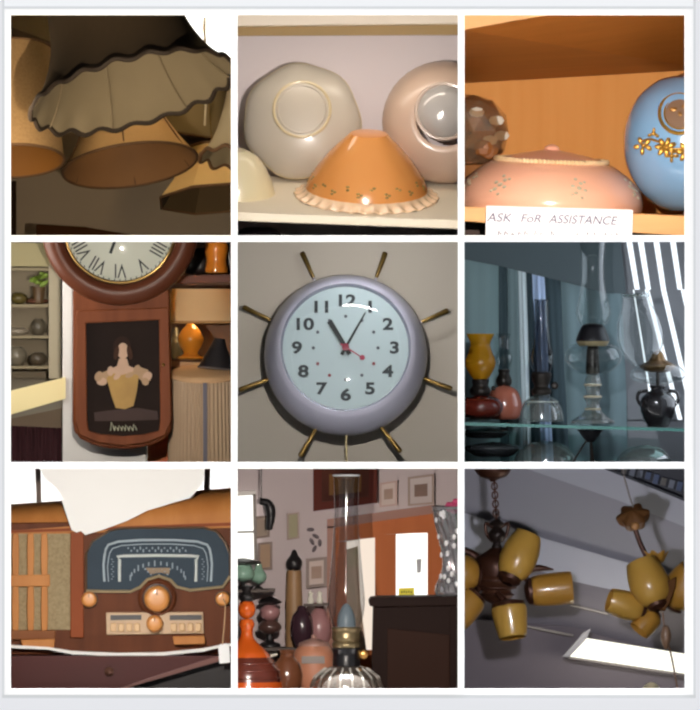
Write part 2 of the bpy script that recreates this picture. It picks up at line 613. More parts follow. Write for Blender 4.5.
# ================================================================== glass shades on the white shelf
T = T2
backwall(T, 0.58, mat('lilac_white_board', (214, 203, 204), 0.7, var=0.06, scale=3))
M_cream = mat('cream_paint', (236, 224, 200), 0.55, var=0.08, scale=6)
TI2 = 15
mb = MB(); mb.box((0, 235, -14), (1000, 470, 28))
o = mb.build('shelf_board', M_cream, at=(T, 350, 628, 0.055), rot=(TI2, 2.1, 0), bev=3, smooth=30)
tag(o, 'cream painted shelf holding the peach bowl and pale glass shades', 'shelf')
mb = MB(); mb.poly([(2, -70), (698, -70), (698, 42), (2, 49)], (350, 30), 0, 60)
o = mb.build('shelf_board', mat('beige_paint', (214, 202, 184), 0.6), at=(T, 350, 30, 0.06), bev=3, smooth=30)
tag(o, 'beige shelf edge across the top, above the pale round glass shades', 'shelf')
mb = MB(); mb.poly([(2, 44), (698, 40), (698, 76), (2, 79)], (350, 60), 0, 20)
o = mb.build('shelf_batten', mat('golden_wood', (150, 120, 66), 0.6, var=0.2, scale=4, stretch=(1, 1, 12)), at=(T, 350, 60, 0.125), smooth=0)
tag(o, 'golden brown wooden batten under the upper shelf', 'batten')

M_milk = mat('milky_glass', (196, 187, 172), 0.35, coat=0.3, var=0.06, scale=8, trans=0.15)
M_milkring = mat('milky_glass_edge', (206, 190, 152), 0.35, coat=0.3)
M_beigeg = mat('beige_rose_glass', (206, 180, 160), 0.3, coat=0.4, var=0.1, scale=5, trans=0.1)
M_greyg = mat('grey_glass', (176, 172, 168), 0.12, coat=0.8)

t = thing('glass_lampshade', 'large milky white round glass shade with wavy edge leaning upright', 'glass shade', T, 210, 340, 0.46, (82, 0, 0), 'pale glass shades on the shelf')
wv = lambda a, r, z, i: (r * (1 + 0.02 * cos(7 * a + 0.6) * min(1, r / 150)), z)
P = prof([(174, 0), (176, 8), (168, 20), (146, 33), (118, 43), (80, 52), (40, 57), (0, 58)], 4)


def zat(r):
    for (r1, z1), (r2, z2) in zip(P, P[1:]):
        if r2 <= r <= r1 and r1 > r2:
            return z1 + (z2 - z1) * (r1 - r) / (r1 - r2)
    return 58


MB().lathe(P, 112, warp=wv).build('bowl', M_milk, t)
MB().tube([(174 * (1 + 0.02 * cos(7 * a + 0.6)) * cos(a), 174 * (1 + 0.02 * cos(7 * a + 0.6)) * sin(a), 4) for a in [2 * pi * k / 112 for k in range(112)]], 5, 8, True).build('rim', M_milkring, t)
for rr, w_ in ((86, 5), (74, 3)):
    ring = [(rr * cos(a), 30 + rr * sin(a)) for a in [2 * pi * k / 60 for k in range(60)]]
    MB().tube([(x, y, zat(sqrt(x * x + y * y))) for x, y in ring], w_, 8, True).build('centre_ring', M_milk if w_ == 3 else M_milkring, t)

t = thing('glass_lampshade', 'rosy beige round glass shade with a shiny grey centre', 'glass shade', T, 642, 342, 0.47, (84, 0, 0), 'pale glass shades on the shelf')
P = prof([(184, 0), (186, 8), (180, 26), (160, 58), (132, 80), (104, 92), (86, 92)], 4)
MB().lathe(P, 96).build('bowl', M_beigeg, t)
mb = MB(); mb.ring((0, 22, 92), 85, 6); mb.build('collar', mat('beige_collar', (196, 178, 164), 0.3, coat=0.4), t)
MB().lathe(prof([(84, 86), (72, 104), (46, 120), (0, 127)], 4), 64, M=Matrix.Translation((0, 22, 0))).build('centre_cap', M_greyg, t)
MB().ring((0, 0, 4), 184, 4).build('rim', mat('rose_edge', (176, 150, 132), 0.35), t)
MB().ball((-46, -118, 74), (8, 5, 4)).build('chip', mat('dark_chip', (90, 66, 48), 0.6), t)

t = thing('glass_lampshade', 'small cream glass dome shade partly cut off at the edge', 'glass shade', T, 4, 566, 0.3, (TI2, 2.1, 0), 'pale glass shades on the shelf')
MB().lathe(prof([(126, 0), (124, 12), (112, 50), (92, 92), (64, 126), (34, 142), (28, 144), (0, 145)], 4), 72).build('dome', mat('cream_glass', (234, 222, 184), 0.3, coat=0.4, trans=0.2), t)
MB().ring((0, 0, 3), 125, 4).build('rim', mat('cream_edge', (224, 206, 160), 0.35), t)

t = thing('glass_lampshade', 'peach orange glass bowl shade with clear ribbed rim and leaf print', 'glass shade', T, 406, 566, 0.29, (TI2, 2.1, 0), None)
P = prof([(190, 6), (186, 22), (176, 48), (158, 80), (132, 116), (104, 148), (80, 172), (64, 188), (56, 196)], 4)
MB().lathe(P, 96).build('bowl', mat('peach_glass', (244, 172, 98), 0.22, coat=0.7, col2=(238, 160, 86), scale=9, trans=0.2), t)
MB().lathe([(56, 196), (48, 198), (0, 199)], 48).build('top_cap', mat('peach_top', (226, 150, 84), 0.3, coat=0.5), t)
fl = lambda a, r, z, i: (r + (1.0 if i > 0 else 0) * 4 * cos(30 * a) * min(1, max(0, (r - 186) / 20)), z + 3 * cos(30 * a) * min(1, max(0, (r - 186) / 20)))
MB().lathe(prof([(184, 24), (194, 14), (205, 7), (216, 3), (217, -2), (206, 0), (192, 4)], 3), 240, warp=fl).build('ribbed_rim', mat('clear_pink_glass', (240, 206, 168), 0.2, coat=0.8), t)
mb = MB()
for k in range(26):
    a = 2 * pi * k / 26
    zz = 52 + 9 * sin(3.2 * k)
    r = 176 - (zz - 48) * 0.55
    Mx = Matrix.Translation((r * cos(a), r * sin(a), zz)) @ Matrix.Rotation(a, 4, 'Z') @ Matrix.Rotation(R(-30), 4, 'Y')
    for q in range(3 if k % 2 else 2):
        b = q * 2.1 + k
        mb.ball((1, 6 * cos(b), 6 * sin(b)), (2.2, 5.5, 3.6), 8, 6, Mx)
mb.build('painted_leaves', mat('olive_leaf_paint', (150, 124, 60), 0.5), t)

o = MB().lathe(prof([(40, 0), (62, 8), (66, 30), (40, 44), (0, 46)], 3), 32).build('lidded_dish', mat('plum_dish', (84, 66, 78), 0.4), at=(T, 78, 706, 0.3))
tag(o, 'dim plum dish on the level below the cream shelf', 'dish')
mb = MB(); mb.box((0, 260, -10), (1000, 480, 20))
structure(mb.build('floor_board', mat('dark_brown_floor', (110, 92, 80), 0.7), at=(T, 350, 706, 0.02), smooth=0))

fill_spot('lamp', T, 108, (255, 245, 236), du=30, dv=-110, dist=1.6)  # unseen spot standing in for a camera flash
area('lamp', T.P(350, 30, 0.22), T.P(350, 500, 0.27), 0.6, 0.06, 1.3, (255, 240, 222))  # added strip hidden behind the fascia, brightens the shelf

# ================================================================== wooden bay: pink shade, blue globe
T = T3
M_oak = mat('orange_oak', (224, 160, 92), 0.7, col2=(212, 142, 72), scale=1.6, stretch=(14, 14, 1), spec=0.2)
M_oakd = mat('shaded_oak', (176, 108, 46), 0.5, col2=(150, 88, 34), scale=2.0, stretch=(1, 14, 14), spec=0.25)  # darker oak: the underside's shade put into its colour
M_oakl = mat('light_and_lit_oak', (212, 156, 90), 0.5, col2=(196, 136, 72), scale=2.0, stretch=(1, 14, 14))
backwall(T, 0.8, M_oak)

# upper shelf seen from below
def Q(u, v, d): return T.P(u, v, d)
org = Q(350, 120, 0.3)
mb = MB()
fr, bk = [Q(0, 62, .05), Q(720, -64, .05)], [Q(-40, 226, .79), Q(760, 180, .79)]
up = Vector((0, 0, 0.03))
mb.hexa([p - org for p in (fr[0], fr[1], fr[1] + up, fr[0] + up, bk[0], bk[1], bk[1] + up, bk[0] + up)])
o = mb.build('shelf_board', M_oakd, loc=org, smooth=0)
tag(o, 'oak shelf overhead seen from underneath, shade in its colour', 'shelf')
mb = MB(); mb.poly([(-30, 20), (720, -110), (720, -64), (-30, 67)], (350, 0), 0, 14)
o = mb.build('lit_shelf_edge', M_oakl, at=(T, 350, 0, 0.034), smooth=0)  # light on the front edge put into a paler oak
tag(o, 'lit front edge of the overhead shelf, painted paler', 'shelf edge')
mb = MB(); mb.poly([(-30, 596), (740, 628), (740, 692), (-30, 640)], (350, 640), 0, 640)
o = mb.build('shelf_board', M_oakl, at=(T, 350, 640, 0.075), bev=2, smooth=0)
tag(o, 'light oak lower shelf with the paper note on its edge', 'shelf')

t = thing('glass_lampshade', 'pink peach dome glass shade with beaded ring and knob', 'glass shade', T, 272, 602, 0.36, (3, 2.4, 0))
M_pink = mat('pink_glass', (250, 192, 164), 0.22, coat=0.7, col2=(248, 184, 154), scale=7)
DP = prof([(284, 0), (285, 26), (272, 62), (240, 98), (198, 128), (170, 140), (160, 146)], 4)
MB().lathe(DP, 96).build('dome', M_pink, t)


def dome_r(z):
    for (r1, z1), (r2, z2) in zip(DP, DP[1:]):
        if z1 <= z <= z2 and z2 > z1:
            return r1 + (r2 - r1) * (z - z1) / (z2 - z1)
    return 285


MB().lathe(prof([(160, 146), (110, 160), (60, 170), (26, 176), (22, 184), (10, 192), (0, 194)], 4), 64).build('crown', mat('pink_glass_crown', (246, 180, 152), 0.3, coat=0.5), t)
mb = MB()
for k in range(84):
    a = 2 * pi * k / 84
    mb.ball((170 * cos(a), 170 * sin(a), 145), (7.5, 7.5, 8), 8, 6)
mb.build('beaded_ring', mat('cream_beads', (236, 206, 160), 0.35, coat=0.4), t)
MB().ring((0, 0, 133), 178, 4).build('gilt_line', mat('soft_gold', (214, 170, 96), 0.35, 0.4), t)
for (aa, nm) in ((-72, 0), (-126, 0), (-20, 0), (-160, 0), (60, 0), (120, 0)):
    a = R(aa)
    mb = MB()
    for (dz, da, s) in ((0, 0, 9), (14, 2, 7), (-14, -2.5, 8), (6, -4, 7), (-6, 4, 7), (26, -1, 6), (-28, 1, 6), (18, 5, 5), (-20, -5, 5)):
        zz = 72 + dz
        rr = dome_r(zz) + 1
        b = a + R(da)
        Mx = Matrix.Translation((rr * cos(b), rr * sin(b), zz)) @ Matrix.Rotation(b, 4, 'Z') @ Matrix.Rotation(R(-45), 4, 'Y')
        mb.ball((0, 0, 0), (2.5, s, s * .9), 8, 6, Mx)
    mb.build('painted_spray', mat('sage_flower_paint', (190, 178, 150), 0.5), t)

t = thing('glass_globe', 'sky blue glass globe with gilt medallion and flowers', 'globe', T, 704, 612, 0.36, (0, 0, 0))
G = 206
MB().lathe(prof([(70, 2), (110, 20), (160, 66), (196, 136), (206, 208), (196, 280), (160, 350), (104, 396), (60, 410)], 6), 80).build('globe', mat('sky_blue_glass', (134, 176, 214), 0.18, coat=0.8, col2=(120, 160, 204), scale=5), t)
M_gilt = mat('gilt_relief', (206, 156, 66), 0.3, 0.7, var=0.3, scale=40)


def on_globe(x, z):
    q = G * G - x * x - (z - 208) ** 2
    return (x, -sqrt(max(q, 1)) - 4, z)


mb = MB()
for rx, rz, w in ((60, 60, 6), (46, 46, 3)):
    mb.tube([on_globe(-42 + rx * cos(a), 292 + rz * sin(a)) for a in [2 * pi * k / 40 for k in range(40)]], w, 8, True)
mb.build('medallion_ring', M_gilt, t)
mb = MB()
ctr = [on_globe(-42, 292)] 
rings = [[on_globe(-42 + q * cos(a), 292 + q * sin(a)) for a in [2 * pi * k / 32 for k in range(32)]] for q in (14, 28, 44)]
vs = [Vector(ctr[0])] + [Vector(p) for r_ in rings for p in r_]
vs = [p + Vector((0, -7, 0)) for p in vs]
fs = [(0, 1 + k, 1 + (k + 1) % 32) for k in range(32)] + [(1 + i * 32 + k, 33 + i * 32 + k, 33 + i * 32 + (k + 1) % 32, 1 + i * 32 + (k + 1) % 32) for i in range(2) for k in range(32)]
mb.add(vs, fs).build('medallion_field', mat('brown_enamel', (132, 104, 84), 0.3, coat=0.5), t)
mb = MB()
for (x, z, a, l) in ((-52, 300, 20, 22), (-36, 282, 60, 18), (-60, 276, -30, 16), (-30, 308, 110, 18), (-44, 290, 0, 10)):
    p = on_globe(x, z)
    mb.ball((0, 0, 0), (l, 6, l * .45), 12, 8, Matrix.Translation(p) @ Matrix.Rotation(R(a), 4, 'Y'))
mb.build('medallion_flower', mat('brown_gilt', (156, 112, 58), 0.4, 0.5), t)
mb = MB()
for (cx, cz, n, s) in ((-150, 196, 5, 22), (-84, 190, 7, 24), (-22, 176, 6, 24), (-120, 232, 3, 14), (-66, 164, 4, 16)):
    for k in range(n):
        a = 2 * pi * k / n + cx
        p = on_globe(cx + s * .8 * cos(a), cz + s * .7 * sin(a))
        mb.ball((0, 0, 0), (s * .62, 5, s * .34), 10, 6, Matrix.Translation(p) @ Matrix.Rotation(-a, 4, 'Y'))
    mb.ball(on_globe(cx, cz), 7, 10, 6)
mb.tube([on_globe(x, z) for x, z in ((-160, 208), (-130, 216), (-96, 204), (-60, 184), (-30, 186), (0, 190))], 4)
mb.build('gilt_flowers', M_gilt, t)

t = thing('glass_globe', 'clear cut glass globe with brown and white facets at the edge', 'globe', T, 40, 598, 0.66)
import bmesh
bm = bmesh.new(); bmesh.ops.create_icosphere(bm, subdivisions=2, radius=112)
vs = [v.co + Vector((0, 0, 228)) for v in bm.verts]; bm.verts.index_update()
fs = [tuple(v.index for v in f.verts) for f in bm.faces]; bm.free()
MB().add(vs, fs).build('faceted_ball', glass('smoky_cut_glass', (232, 214, 190), 0.8, 0.16, 0.08, body=0.25, bodycol=(186, 160, 130)), t, smooth=0)
mb = MB()
for p in ((70, -62, 260), (50, -70, 200), (10, -80, 285), (86, -40, 215)):
    mb.ball(p, (24, 8, 16), 8, 4, None)
mb.build('white_facets', mat('white_glass', (226, 218, 208), 0.2, coat=0.5), t, smooth=0)
mb = MB()
for p in ((30, -86, 176), (46, -66, 168), (0, -94, 246)):
    mb.ball(p, (30, 8, 26), 6, 4, None)
mb.build('brown_facets', mat('brown_glass', (146, 92, 52), 0.2, coat=0.5), t, smooth=0)
MB().lathe(prof([(60, 0), (62, 60), (48, 110), (40, 126)], 3), 32).build('base', mat('brown_wood_base', (150, 96, 50), 0.5), t)

t = thing('paper_note', 'white paper note handwritten ASK FOR ASSISTANCE taped to the shelf', 'note', T, 302, 602, 0.062, (0, 1.6, 0))
mb = MB()
nx = 24
vs = []
for i in range(nx + 1):
    x = -222 + 446 * i / nx
    for z in (0, -60, -130):
        vs.append((x, -3 + 3 * sin(i * .5) * (-z / 130), z))
fs = [(i * 3 + j, i * 3 + j + 1, i * 3 + j + 4, i * 3 + j + 3) for i in range(nx) for j in range(2)]
vs2 = [(a, b + 1.6, c) for a, b, c in vs]
o_ = len(vs)
fs2 = [tuple(o_ + i for i in reversed(f)) for f in fs]
mb.add(vs + vs2, fs + fs2)
mb.build('sheet', mat('white_paper', (244, 242, 246), 0.8, spec=0.1), t)
sh = Matrix(((1, 0.25, 0, 0), (0, 1, 0, 0), (0, 0, 1, 0), (0, 0, 0, 1)))
M_ink = mat('blue_black_ink', (92, 88, 112), 0.8)
mb = MB()
for s, x, sz in (('ASK', -180, 37), ('FoR', -84, 35), ('ASSISTANCE', 74, 37)):
    mb.text(s, sz, Matrix.Translation((x, -7, -36)) @ FACE @ sh, 0.8, 1.12 if len(s) < 5 else 1.0)
mb.build('handwriting', M_ink, t, smooth=0)
mb = MB()
rx = random.Random(3)
x = -186
while x < 190:
    hgt = rx.choice((14, 20, 20, 24))
    w_ = rx.uniform(8, 14)
    mb.tube([(x, -7, -96), (x + w_ * .4, -7, -96 + hgt), (x + w_, -7, -94 + hgt * .4)], 1.6, 6)
    x += w_ + rx.choice((7, 9, 20))
mb.build('second_line', M_ink, t, smooth=0)
mb = MB(); mb.poly([(0, 640), (800, 690), (800, 800), (0, 800)], (350, 700), 0, 20)
structure(mb.build('gap_sheet', mat('dark_gap_fill', (52, 30, 22), 0.7), at=(T, 350, 700, 0.2), smooth=0))  # dark sheet painted as the dark gap under the shelf

fill_spot('lamp', T, 172, (255, 243, 228), du=-40, dv=-60, dist=1.6)  # flash stand-in, added in front of the opening

# ================================================================== drop-dial wall clock in the shop
T = T4
M_wall4 = mat('grey_shop_wall', (150, 140, 122), 0.9, var=0.15, scale=3)
backwall(T, 0.95, M_wall4)
M_clockwood = mat('reddish_clock_wood', (144, 80, 46), 0.55, col2=(92, 46, 24), scale=2.2, stretch=(10, 10, 1.2), spec=0.15)
M_clockdark = mat('dark_clock_wood', (104, 60, 40), 0.4, col2=(86, 42, 26), scale=3, stretch=(3, 3, 3), spec=0.3)
M_dial = mat('cream_dial', (252, 244, 226), 0.5, var=0.05, scale=5)
M_blk = mat('black_numeral', (28, 26, 26), 0.6)

t = thing('wall_clock', 'dark wooden drop dial wall clock with painted glass door, hung on white post', 'clock', T, 347, -31, 0.36)
ring_p = prof([(172, -6), (176, 20), (190, 34), (206, 36), (222, 30), (236, 16), (239, 0), (239, -36)], 4)
MB().lathe(ring_p, 96, M=FACE).build('bezel', M_clockdark, t)
MB().ring((0, -14, 0), 170, 5, 72, 'y').build('brass_ring', mat('aged_brass', (150, 122, 74), 0.35, 0.9), t)
MB().lathe([(174, 0), (0, 0)], 72, M=FACE).build('dial', M_dial, t)
mb = MB()
for k, s in enumerate(('XII', 'I', 'II', 'III', 'IIII', 'V', 'VI', 'VII', 'VIII', 'IX', 'X', 'XI')):
    a = 2 * pi * k / 12
    mb.text(s, 62, Matrix.Translation((132 * sin(a), -1.2, 132 * cos(a))) @ Matrix.Rotation(a, 4, 'Y') @ FACE, 0.6, 0.72)
for k in range(60):
    a = 2 * pi * k / 60
    mb.box((162 * sin(a), -1.5, 162 * cos(a)), (2.4, 2, 7), None)
nm = mb.build('numerals', M_blk, t, smooth=0)
nm['kind'] = 'stuff'
for a, l, w in ((R(200), 96, 9), (R(30), 130, 7)):
    mb = MB(); mb.box((0, -5, l / 2 - 10), (w, 2, l), Matrix.Rotation(a, 4, 'Y')); mb.build('hand', M_blk, t, smooth=0)
MB().lathe([(168, 8), (120, 16), (60, 20), (0, 22)], 64, M=FACE).build('dial_glass', glass('clock_glass', edge=0.5, base=0.03), t)
# body below the dial
out = [(203, 160), (203, 560), (208, 592), (226, 614), (262, 632), (310, 642), (354, 645), (398, 642), (446, 632), (482, 614), (500, 592), (505, 560), (497, 160)]
mb = MB(); mb.poly(out, (347, -31), 8, 110)
mb.build('case', M_clockwood, t, bev=5, smooth=30)
inn = [(243, 262), (466, 252), (470, 598), (432, 606), (354, 612), (280, 608), (250, 600)]
fr = [(213, 224), (496, 214), (502, 562), (490, 596), (440, 622), (354, 634), (268, 622), (218, 594)]
mb = MB()
n = len(inn)
def p3(p, y): return (p[0] - 347, y, -31 - p[1])
mb2 = [(243, 262), (466, 252), (470, 560), (466, 590), (420, 601), (356, 606), (290, 601), (252, 590), (247, 560)]
fo = [(213, 224), (496, 214), (503, 560), (486, 602), (432, 625), (356, 635), (278, 625), (224, 602), (209, 560)]
vs = [p3(p, -8) for p in fo] + [p3(p, -8) for p in mb2] + [p3(p, 8) for p in fo] + [p3(p, 8) for p in mb2]
fs = []
for i in range(9):
    j = (i + 1) % 9
    fs += [(i, j, 9 + j, 9 + i), (18 + i, 27 + i, 27 + j, 18 + j), (i, 18 + i, 18 + j, j), (9 + i, 9 + j, 27 + j, 27 + i)]
mb.add(vs, fs)
dr = mb.build('door', M_clockwood, t, bev=3, smooth=30)
mb = MB(); mb.poly([(240, 250), (472, 246), (474, 604), (400, 613), (354, 615), (300, 613), (244, 604)], (347, -31), 4, 7)
mb.build('dark_glass', mat('painted_black_glass', (50, 38, 32), 0.6, col2=(28, 23, 24), scale=4, spec=0.05), dr, smooth=0)
F = (347, -31)
def flat(name, pts, m, y=2):
    mb = MB(); mb.poly(pts, F, y - 2, y); return mb.build(name, m, dr, smooth=0)
def ell(cx, cy, a, b, n=20, r=0):
    return [(cx + a * cos(2 * pi * k / n) * cos(r) - b * sin(2 * pi * k / n) * sin(r), cy + a * cos(2 * pi * k / n) * sin(r) + b * sin(2 * pi * k / n) * cos(r)) for k in range(n)]
M_skin = mat('painted_skin', (206, 168, 140), 0.6, var=0.2, scale=20)
M_gown = mat('painted_gold_gown', (196, 156, 76), 0.6, col2=(150, 110, 50), scale=14)
M_ruff = mat('painted_cream_ruff', (186, 150, 112), 0.6, var=0.3, scale=24)
flat('painted_hair', ell(353, 334, 27, 32), mat('painted_dark_hair', (50, 35, 30), 0.7, spec=0.1), 3.4)
flat('painted_head', ell(356, 347, 17, 25), M_skin, 2.4)
flat('painted_bust', [(344, 370), (368, 370), (374, 392), (398, 402), (396, 420), (316, 420), (314, 404), (338, 392)], M_skin, 2.8)
flat('painted_sleeves', [(300, 410), (330, 396), (350, 418), (372, 402), (404, 394), (432, 404), (440, 436), (420, 446), (398, 424), (312, 428), (294, 452), (276, 446), (284, 416)], M_ruff, 3.0)
flat('painted_gown', [(306, 430), (322, 414), (352, 420), (388, 410), (404, 424), (398, 470), (388, 514), (362, 524), (334, 520), (322, 486)], M_gown, 2.2)
flat('painted_ground', [(268, 534), (330, 526), (400, 520), (460, 530), (464, 556), (360, 560), (270, 560)], mat('painted_maroon', (64, 40, 34), 0.7, var=0.3, scale=16), 3.2)
for k, (x, y, a, b_) in enumerate(((292, 440, 16, 12), (282, 424, 12, 16), (430, 424, 13, 16), (424, 440, 12, 11), (318, 408, 15, 10), (398, 404, 16, 10), (338, 424, 13, 8), (376, 420, 14, 8))):
    flat('painted_lace', ell(x, y, a, b_, 12, .4 * k), M_ruff if k % 2 else M_skin, 1.8 - .1 * k)
flat('painted_locks', ell(336, 352, 8, 22, 12, .2), mat('painted_brown_lock', (70, 48, 38), 0.7, spec=0.1), 2.0)
flat('painted_locks', ell(376, 352, 8, 22, 12, -.2), mat('painted_brown_lock', (70, 48, 38), 0.7, spec=0.1), 1.9)
mb = MB()
for k, (x, h) in enumerate(((318, 26), (330, 14), (341, 16), (352, 14), (362, 18), (374, 14), (386, 20))):
    mb.tube([(x - F[0], 0, F[1] - 590), (x + 3 - F[0], 0, F[1] - 590 + h), (x + 9 - F[0], 0, F[1] - 588 + h * .4), (x + 12 - F[0], 0, F[1] - 588)], 1.7, 6)
mb.build('painted_script', mat('painted_pale_script', (176, 176, 150), 0.6), dr, smooth=0)
MB().ball((132, -12, -31 - 420 + 31), (5, 5, 5)).build('door_knob', M_brass, dr)

mb = MB(); mb.poly([(172, -20), (428, -20), (428, 740), (172, 740)], (300, 360), 0, 60)
structure(mb.build('column', mat('white_post_paint', (226, 224, 222), 0.7), at=(T, 300, 360, 0.5), bev=3, smooth=0))
o = MB().poly([(430, 604), (502, 598), (502, 740), (430, 740)], (466, 670), 0, 60).build('crate', mat('terracotta_crate', (204, 106, 60), 0.7, var=0.2, scale=8), at=(T, 466, 720, 0.62), smooth=0)
o.location = T.P(466, 670, 0.62)
tag(o, 'terracotta orange crate standing behind the foot of the wall clock', 'crate')

# glass cabinet with small wares on the left
M_cab = mat('olive_cabinet_wood', (150, 136, 104), 0.6, var=0.15, scale=6)
t = thing('display_cabinet', 'olive grey shelved display cabinet behind the clock', 'cabinet', T, 70, 430, 0.86)
mb = MB(); mb.poly([(-60, -20), (128, -20), (128, 430), (-60, 430)], (70, 430), 60, 70); mb.build('back_panel', mat('cabinet_back', (142, 128, 104), 0.7, var=0.25, scale=5), t, smooth=0)
for vv in (94, 205, 300, 392):
    mb = MB(); mb.poly([(-60, vv), (134, vv), (134, vv + 9), (-60, vv + 9)], (70, 430), -60, 60); mb.build('shelf', M_cab, t, smooth=0)
mb = MB(); mb.poly([(132, -20), (168, -20), (168, 430), (132, 430)], (70, 430), -62, 70); mb.build('side_panel', mat('pale_cabinet_side', (184, 172, 146), 0.6), t, smooth=0)
mb = MB(); mb.poly([(-60, -20), (132, -20), (132, 90), (-60, 90)], (70, 430), -64, -60); mb.build('cornice', mat('olive_cornice', (174, 162, 118), 0.6), t, smooth=0)
small = [(40, 204, 26, 34, (96, 84, 44), 'squat olive jar on the upper cabinet shelf'), (96, 204, 34, 18, (110, 70, 52), 'low reddish brown dish on the upper cabinet shelf'),
         (100, 150, 24, 44, (104, 132, 46), 'green leafy ornament near the top of the cabinet'),
         (36, 299, 34, 24, (160, 148, 130), 'pale stone bowl on the middle cabinet shelf'), (100, 299, 22, 50, (92, 84, 70), 'dark grey jug on the middle cabinet shelf'),
         (34, 391, 30, 58, (120, 112, 96), 'tall grey jar on the low cabinet shelf'), (98, 391, 28, 40, (84, 74, 60), 'dark brown pot on the low cabinet shelf')]
for (u, v, r, h, c, lb) in small:
    if 'green' in lb:
        t = thing('leafy_ornament', lb, 'ornament', T, u, 204, 0.81)
        MB().lathe(prof([(10, 0), (16, 4), (18, 30), (22, 52)], 3), 24).build('vase', mat('brown_vase', (96, 74, 50), 0.4), t)
        mb = MB()
        for k in range(16):
            a = k * 2.4
            mb.ball((0, 0, 0), (16, 3, 7), 8, 5, Matrix.Translation((16 * cos(a), 10 * sin(a), 62 + 28 * ((k * .37) % 1))) @ Matrix.Rotation(a, 4, 'Z') @ Matrix.Rotation(R(-40 + 17 * k % 70), 4, 'Y'))
        lf = mb.build('leaves', mat('leaf_green', (124, 150, 56), 0.6), t); lf['kind'] = 'stuff'
    else:
        o = MB().lathe(prof([(0, 0), (r * .6, 1), (r, h * .4), (r * .9, h * .75), (r * .55, h * .95), (r * .6, h), (r * .5, h), (0, h * .9)], 3), 28).build('ceramic_' + ('jar' if 'jar' in lb else 'dish' if 'dish' in lb else 'bowl' if 'bowl' in lb else 'jug' if 'jug' in lb else 'pot'), mat('ware_' + str(c), c, 0.35), at=(T, u, v, 0.83))
        tag(o, lb, 'pottery', 'small wares in the olive cabinet')
o = MB().hexa([(-110, -30, -58), (90, -30, 0), (90, -30, 66), (-110, -30, 16), (-110, 40, -58), (90, 40, 0), (90, 40, 66), (-110, 40, 16)]).build('foam_board', mat('pale_yellow_board', (242, 226, 170), 0.7), at=(T, 92, 492, 0.52), smooth=0)
tag(o, 'pale yellow slanted board lying over the maroon cloth', 'board')
o = MB().hexa([(-110, -20, -140), (92, -20, -140), (92, -20, 6), (-110, -20, -36), (-110, 40, -140), (92, 40, -140), (92, 40, 6), (-110, 40, -36)]).build('board_shadow', mat('brown_shadow', (120, 102, 82), 0.7), at=(T, 92, 500, 0.6), smooth=0)  # solid block painted as the brown shadow under the board
o.location = T.P(92, 524, 0.62)
tag(o, 'brown shadow, built as a block, beneath the pale yellow board', 'table')
mb = MB()
vs, fs = [], []
NX, NZ = 60, 6
for i in range(NX + 1):
    for j in range(NZ + 1):
        x = -110 + 202 * i / NX
        vs.append((x, 9 * sin(i * .95) + 3 * sin(i * 2.3 + j * .4), 96 - (x + 0) * .05 - 230 * j / NZ))
for i in range(NX):
    for j in range(NZ):
        a = i * (NZ + 1) + j
        fs.append((a, a + 1, a + NZ + 2, a + NZ + 1))
o = mb.add(vs, fs).build('draped_cloth', mat('maroon_cloth', (64, 26, 34), 0.85, var=0.3, scale=8), at=(T, 92, 674, 0.57), smooth=180)
tag(o, 'dark maroon cloth hanging in folds in the lower corner', 'cloth')

# lampshades on the right
M_cs = mat('cream_orange_shade', (250, 222, 172), 0.8, var=0.12, scale=9, trans=0.3)
t = thing('table_lamp', 'cream orange empire lampshade on amber glass lamp base', 'lamp', T, 596, 372, 0.62)
P = prof([(128, 112), (124, 130), (106, 172), (90, 214)], 3)
MB().lathe(P, 64).build('shade', M_cs, t); MB().lathe([(r - 3, z) for r, z in P], 64).build('shade_lining', M_cs, t)
MB().ring((0, 0, 113), 127, 4).build('rim_tape', mat('tan_tape', (196, 150, 96), 0.8), t)
MB().lathe(prof([(40, 0), (44, 6), (22, 18), (34, 40), (40, 64), (26, 92), (12, 108), (8, 150)], 4), 40, M=Matrix.Translation((-34, 0, 0))).build('lamp_base', mat('amber_glass', (206, 134, 44), 0.15, coat=0.6), t)
t = thing('lampshade', 'small black cone lampshade resting on the pleated drum', 'lampshade', T, 640, 402, 0.5, (0, 6, 0))
P = prof([(56, 0), (44, 30), (26, 66), (16, 94)], 3)
MB().lathe(P, 48).build('fabric', mat('black_shade', (30, 26, 30), 0.7), t); MB().ring((0, 0, 2), 56, 3).build('rim_tape', mat('grey_rim', (110, 100, 96), 0.6), t)
t = thing('lampshade', 'large grey tan pleated drum lampshade beside the wall clock', 'lampshade', T, 606, 720, 0.52, (12, 0, 0))
pl = lambda a, r, z, i: (r + 3.0 * cos(52 * a), z)
P = [(112, -40), (110, 80), (107, 200), (104, 308)]
MB().lathe(P, 312, warp=pl).build('pleated_fabric', mat('grey_tan_pleats', (190, 164, 136), 0.85, var=0.12, scale=6), t, smooth=80)
MB().lathe(prof([(104, 308), (100, 318), (60, 322), (0, 324)], 3), 48).build('top_cloth', mat('peach_top_cloth', (212, 172, 128), 0.8), t)
MB().ring((0, 0, 308), 105, 5).build('rim_tape', mat('peach_tape', (216, 176, 132), 0.8), t)
MB().box((2, -111, 130), (12, 5, 352)).build('side_ribbon', mat('slate_ribbon', (112, 110, 122), 0.8), t, smooth=0)
